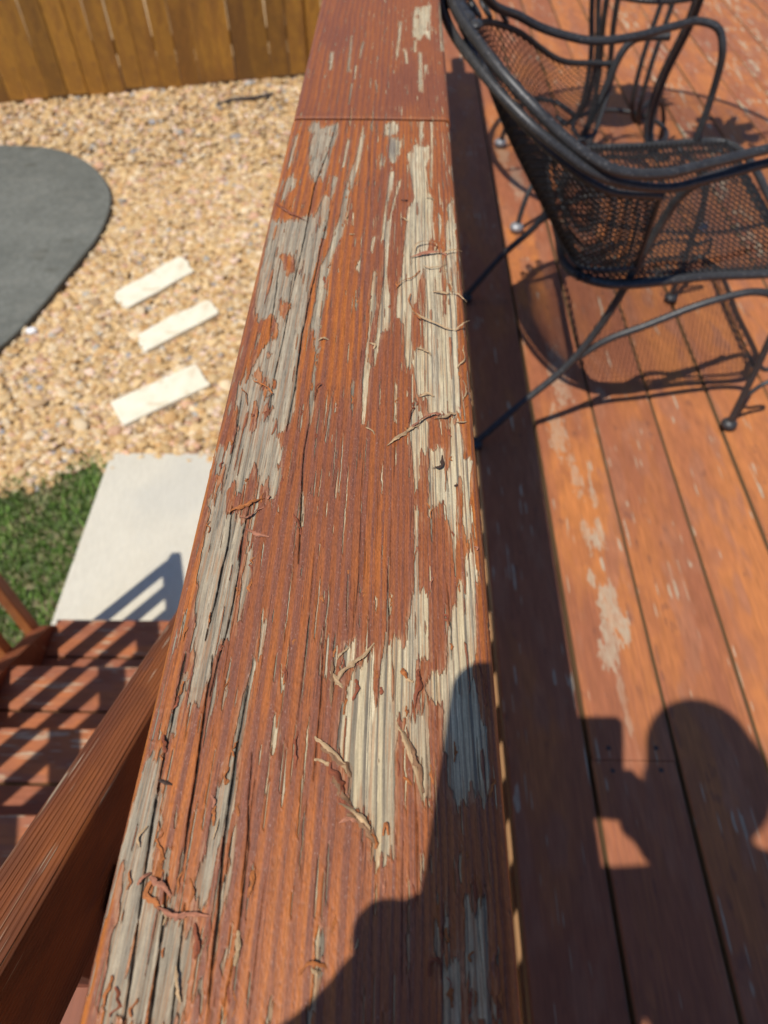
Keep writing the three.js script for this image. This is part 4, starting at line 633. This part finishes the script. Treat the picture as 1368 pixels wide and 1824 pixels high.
  part('leg', L(tube([[0.374, 0.218, 1.745], [0.44, 0.27, 1.74], [0.51, 0.302, 1.735], [0.60, 0.343, 1.73], [0.66, 0.363, 1.725], [0.705, 0.37, 1.722], [0.745, 0.357, 1.72], [0.765, 0.305, 1.717], [0.769, 0.249, 1.716], [0.771, 0.143, 1.716], [0.772, 0.02, 1.716]], 0.0078, 90, 10)), iron, t); foot(0.772, 1.716);
  for (const [x, f] of [[0.787, 1.215], [0.771, 1.716]]) part('leg_brace', L(tube([[x, 0.09, f], [x + 0.03, 0.13, f + 0.004], [x + 0.055, 0.15, f + 0.006], [x + 0.05, 0.185, f + 0.005], [x + 0.02, 0.175, f + 0.002], [x, 0.19, f]], 0.005, 30, 8)), iron, t);
}
{
  const C = [0.69, 2.37], t = thing('patio_table', 'round black iron mesh table with rod legs beyond the chair', 'table', [C[0], 0, -C[1]]), R = 0.57, H = 0.71;
  part('table_top', expanded((s, v) => { const x = (v - 0.5) * 2 * R, z = (s - 0.5) * 2 * R; return Math.hypot(x, z) < R ? V3(x, H, z) : null; }, 62, 178, 0.0028), ironMesh, t);
  part('table_rim', mergeGeometries([new THREE.TorusGeometry(R, 0.011, 10, 90).rotateX(Math.PI / 2).translate(0, H, 0), new THREE.TorusGeometry(0.13, 0.006, 8, 40).rotateX(Math.PI / 2).translate(0, H - 0.012, 0)]), iron, t);
  for (let i = 0; i < 6; i++) { const a = i * Math.PI / 3 + 0.3; part('table_brace', tube([[0.12 * Math.cos(a), H - 0.012, 0.12 * Math.sin(a)], [(R) * Math.cos(a), H - 0.012, R * Math.sin(a)]], 0.0055, 4, 7), iron, t); }
  part('apron', mergeGeometries([new THREE.TorusGeometry(0.155, 0.007, 8, 48).rotateX(Math.PI / 2).translate(0, 0.57, 0)]), iron, t);
  part('base_ring', new THREE.TorusGeometry(0.145, 0.0075, 9, 48).rotateX(Math.PI / 2).translate(0.02, 0.185, 0), iron, t);
  for (const [x, f] of [[-0.31, -0.29], [0.265, -0.28], [0.265, 0.29], [-0.31, 0.29]]) {
    const a = Math.atan2(f, x), ca = Math.cos(a), sa = Math.sin(a), r = Math.hypot(x, f), g = [];
    for (const o of [-0.017, 0.017]) { const px = -sa * o, pf = ca * o; g.push(tube([[0.165 * ca + px, H - 0.015, 0.165 * sa + pf], [0.155 * ca + px, 0.52, 0.155 * sa + pf], [0.118 * ca + px, 0.35, 0.118 * sa + pf], [0.125 * ca + px * 0.8, 0.21, 0.125 * sa + pf * 0.8], [0.17 * ca + px * 0.4, 0.155, 0.17 * sa + pf * 0.4], [0.21 * ca, 0.165, 0.21 * sa]], 0.008, 50, 8)); }
    const leg = part('table_leg', mergeGeometries(g), iron, t);
    part('leg_arch', tube([[0.15 * ca, 0.19, 0.15 * sa], [0.22 * ca, 0.205, 0.22 * sa], [(r - 0.10) * ca, 0.185, (r - 0.10) * sa], [(r - 0.03) * ca, 0.11, (r - 0.03) * sa], [r * ca, 0.015, r * sa]], 0.0078, 40, 9), iron, leg);
    part('foot', new THREE.SphereGeometry(0.022, 16, 12).scale(1, 0.7, 1).translate(r * ca, 0.015, -r * sa), ironWorn, leg);
  }
  // two pots standing on the table (above the frame; their shadows fall on the boards)
  const leafG = new THREE.SphereGeometry(0.03, 6, 5).scale(1, 0.18, 0.45);
  const pot = (x, f, s, label) => {
    const p = thing('potted_plant', label, 'plant', [x, H + 0.0035, -f]);
    part('pot', new THREE.LatheGeometry([[0.001, 0], [0.062, 0], [0.068, 0.01], [0.085, 0.13], [0.093, 0.13], [0.093, 0.155], [0.08, 0.155], [0.078, 0.13], [0.001, 0.13]].map((q) => new THREE.Vector2(q[0] * s, q[1] * s)), 30), mat(lin(0.36, 0.15, 0.08), 0.85), p);
    const lv = [], d = new THREE.Object3D(); for (let i = 0; i < 70; i++) { const a = rr(0, 6.3), e = rr(0.1, 1.4), r = rr(0.05, 0.15) * s; d.position.set(Math.cos(a) * Math.cos(e) * r, 0.15 * s + Math.sin(e) * r, Math.sin(a) * Math.cos(e) * r); d.rotation.set(rr(-0.6, 0.6), -a, rr(-0.2, 1)); d.scale.setScalar(s * rr(0.8, 1.5)); d.updateMatrix(); lv.push(leafG.clone().applyMatrix4(d.matrix)); }
    part('foliage', mergeGeometries(lv), mat(lin(0.06, 0.12, 0.035), 0.6), p);
  };
  pot(0.60, 2.64, 1.45, 'larger clay pot of leafy green on the patio table'); pot(0.94, 2.43, 1.0, 'smaller clay pot of leafy green at the right side of the patio table');
}

// ---------------------------------------------------------------- the photographer, behind the camera: only the shadow shows
function fieldGeometry(bones, lo, size, res, k) {
  const mc = new MarchingCubes(res, new THREE.MeshBasicMaterial(), false, false, 260000); mc.isolation = 0;
  const h = res / 2, cells = bones.map((b) => { const d = V3().subVectors(b[1], b[0]); return [b[0], d, Math.max(1e-9, d.lengthSq()), b[2], b[3]]; }), p = V3(), q = V3();
  for (let z = 0, i = 0; z < res; z++) for (let y = 0; y < res; y++) for (let x = 0; x < res; x++, i++) {
    p.set(lo.x + size * x / res, lo.y + size * y / res, lo.z + size * z / res); let m = 9;
    for (const [a, d, l2, r0, r1] of cells) { q.subVectors(p, a); const t = clamp(q.dot(d) / l2), ds = q.addScaledVector(d, -t).length() - (r0 + (r1 - r0) * t); const hh = clamp(0.5 + 0.5 * (ds - m) / k); m = ds + (m - ds) * hh - k * hh * (1 - hh); if (false) break; m = Math.min(m, 9); }
    mc.field[i] = -m;
  }
  mc.update();
  const n = mc.count, pos = new Float32Array(n * 3), nor = new Float32Array(n * 3);
  for (let i = 0; i < n; i++) for (let c = 0; c < 3; c++) { pos[3 * i + c] = [lo.x, lo.y, lo.z][c] + (mc.positionArray[3 * i + c] + 1) * size / 2; nor[3 * i + c] = mc.normalArray[3 * i + c]; }
  let g = new THREE.BufferGeometry(); g.setAttribute('position', new THREE.BufferAttribute(pos, 3)); g = mergeVertices(g, 1e-5); g.computeVertexNormals(); return g;
}
{
  const J = (x, y, f) => V3(x, y, -f);
  const pelvis = J(0.29, 0.88, -0.42), waist = J(0.22, 1.03, -0.40), chest = J(0.125, 1.20, -0.345), neck = J(0.085, 1.345, -0.275), head = J(0.035, 1.50, -0.205);
  const lSh = J(-0.105, 1.25, -0.32), rSh = J(0.245, 1.275, -0.30), lEl = J(-0.03, 1.03, -0.315), rEl = J(0.33, 1.015, -0.195), lWr = J(-0.122, 1.10, -0.112), rWr = J(0.078, 1.09, -0.132);
  const hips = [J(0.21, 0.85, -0.42), J(0.37, 0.85, -0.43)], knees = [J(0.23, 0.47, -0.40), J(0.40, 0.47, -0.43)], ankles = [J(0.24, 0.09, -0.45), J(0.43, 0.09, -0.50)], toes = [J(0.25, 0.035, -0.31), J(0.46, 0.035, -0.36)];
  const torso = [[pelvis, waist, 0.135, 0.12], [waist, chest, 0.125, 0.135], [chest, neck, 0.12, 0.06], [lSh, rSh, 0.065, 0.065], [hips[0], hips[1], 0.11, 0.11]];
  const arms = [[lSh, lEl, 0.056, 0.043], [lEl, lWr, 0.042, 0.032], [rSh, rEl, 0.056, 0.043], [rEl, rWr, 0.050, 0.036]];
  const legs = [0, 1].flatMap((i) => [[hips[i], knees[i], 0.085, 0.058], [knees[i], ankles[i], 0.056, 0.038], [ankles[i], toes[i], 0.036, 0.03]]);
  const fwd = J(-0.01, -0.45, 0.9).normalize(), up = J(-0.05, 0.89, 0.44).normalize();
  const H = (f, u, s) => head.clone().addScaledVector(fwd, f).addScaledVector(up, u).add(V3(s, 0, 0));
  const headBones = [[H(-0.01, 0.035, 0), H(0.02, 0.025, 0), 0.093, 0.084], [H(0.03, -0.03, 0), H(0.045, -0.08, 0), 0.062, 0.042], [H(0.088, 0.012, 0), H(0.106, -0.022, 0), 0.010, 0.013], [H(0, -0.01, 0.078), H(-0.006, 0.016, 0.084), 0.012, 0.016], [H(0, -0.01, -0.078), H(-0.006, 0.016, -0.084), 0.012, 0.016], [H(0.082, -0.055, -0.016), H(0.082, -0.055, 0.016), 0.011, 0.011], [neck, H(-0.02, -0.06, 0), 0.055, 0.052]];
  // the telephone plane: right, down and towards the user
  const R_ = V3(1, 0, -0.0154), D_ = V3(0.012, -0.6272, 0.7787), BK = LOOK.clone().multiplyScalar(-1), on = (u, v, b) => EYE.clone().addScaledVector(R_, u).addScaledVector(D_, v).addScaledVector(BK, b);
  const handBones = (sgn, wrist, cx, cy) => { // palm beside and behind the telephone's edge, four fingers curled round it, thumb on the glass side
    const out = [], palm0 = on(cx, cy - 0.02, 0.03), palm1 = on(cx, cy + 0.035, 0.03); out.push([palm0, palm1, 0.016, 0.018], [palm1, wrist, 0.022, 0.026], [palm0, wrist, 0.017, 0.024], [on(cx - sgn * 0.003, cy - 0.012, 0.022), on(cx - sgn * 0.013, cy + 0.022, 0.026), 0.022, 0.030], [on(cx - sgn * 0.013, cy + 0.022, 0.026), wrist, 0.030, 0.036]);
    const len = [0.9, 1, 0.95, 0.75]; for (let i = 0; i < 4; i++) { const v = cy - 0.028 + i * 0.0205, a = on(cx, v, 0.022), b = on(cx - sgn * 0.004, v, 0.0), c = on(cx + sgn * 0.017 * len[i], v, -0.011), e = on(cx + sgn * 0.034 * len[i], v + 0.002, -0.012); out.push([a, b, 0.0095, 0.009], [b, c, 0.009, 0.0082], [c, e, 0.0082, 0.007]); }
    out.push([on(cx, cy + 0.01, 0.034), on(cx + sgn * 0.014, cy - 0.018, 0.034), 0.013, 0.0105], [on(cx + sgn * 0.014, cy - 0.018, 0.034), on(cx + sgn * 0.036, cy - 0.036, 0.026), 0.0105, 0.008]); return out;
  };
  const person = thing('person', 'person leaning over the railing to take the photo, seen only by the shadow', 'person', [0.33, 0, 0.45]), Lp = (g) => g.translate(-0.33, 0, -0.45);
  const skin = mat(lin(0.46, 0.27, 0.18), 0.6), cloth = mat(lin(0.16, 0.18, 0.24), 0.9), denim = mat(lin(0.06, 0.08, 0.14), 0.9);
  const lo = V3(-0.75, -0.02, -0.55), bodyG = fieldGeometry([...torso, ...arms, ...legs, ...headBones], lo, 1.72, 108, 0.02);
  const hg = [fieldGeometry(handBones(1, lWr, -0.076, 0.098), on(-0.19, -0.02, 0.08).clone().setY(1.0), 0.24, 80, 0.006), fieldGeometry(handBones(-1, rWr, 0.030, 0.095), on(-0.08, -0.02, 0.08).clone().setY(1.0), 0.24, 80, 0.006)];
  part('body', Lp(mergeGeometries([bodyG, ...hg])), skin, person);
  const fat = (bs, e) => bs.map(([a, b, r0, r1]) => [a, b, r0 + e, r1 + e]);
  part('shirt', Lp(fieldGeometry(fat([...torso.slice(0, 2), [chest, chest.clone().lerp(neck, 0.75), 0.115, 0.07], torso[3], arms[0], arms[2]], 0.013), lo, 1.72, 108, 0.03)), cloth, person);
  part('trousers', Lp(fieldGeometry(fat([torso[4], ...[0, 1].flatMap((i) => [[hips[i], knees[i], 0.085, 0.062], [knees[i], ankles[i].clone().lerp(knees[i], 0.08), 0.06, 0.05]])], 0.012), lo, 1.72, 108, 0.02)), denim, person);
  part('hair', Lp(fieldGeometry([[H(-0.03, 0.05, 0), H(0.012, 0.055, 0), 0.098, 0.088], [H(-0.05, 0.02, 0), H(-0.045, -0.05, 0), 0.082, 0.055]], H(-0.02, 0, 0).sub(V3(0.16, 0.16, 0.16)), 0.32, 56, 0.02)), mat(lin(0.05, 0.035, 0.025), 0.7), person);
  for (let i = 0; i < 2; i++) part('shoe', Lp(fieldGeometry([[ankles[i].clone().setY(0.05), toes[i].clone().setY(0.042), 0.046, 0.04]], ankles[i].clone().sub(V3(0.16, 0.1, 0.22)), 0.34, 40, 0.01)), mat(lin(0.05, 0.05, 0.055), 0.7), person);
  // the telephone in its case
  const ph = thing('phone', 'dark telephone in a case held out over the railing', 'phone', [0, 0, 0]); ph.position.copy(on(-0.0255, 0.047, 0.0105));
  ph.matrixAutoUpdate = true; ph.quaternion.setFromRotationMatrix(new THREE.Matrix4().makeBasis(R_.clone().normalize(), D_.clone().multiplyScalar(-1).normalize(), BK.clone().normalize()));
  const s = new THREE.Shape(), w = 0.0445, hh = 0.081, r = 0.012; s.moveTo(-w + r, -hh); s.lineTo(w - r, -hh); s.absarc(w - r, -hh + r, r, -Math.PI / 2, 0); s.lineTo(w, hh - r); s.absarc(w - r, hh - r, r, 0, Math.PI / 2); s.lineTo(-w + r, hh); s.absarc(-w + r, hh - r, r, Math.PI / 2, Math.PI); s.lineTo(-w, -hh + r); s.absarc(-w + r, -hh + r, r, Math.PI, Math.PI * 1.5);
  part('case', new THREE.ExtrudeGeometry(s, { depth: 0.007, bevelEnabled: true, bevelThickness: 0.001, bevelSize: 0.001, bevelSegments: 2 }).translate(0, 0, -0.004), mat(lin(0.02, 0.02, 0.022), 0.6), ph);
  part('screen', new THREE.ShapeGeometry(s).scale(0.95, 0.97, 1).translate(0, 0, 0.0045), mat(lin(0.01, 0.01, 0.012), 0.15), ph);
}

renderer.render(scene, camera);
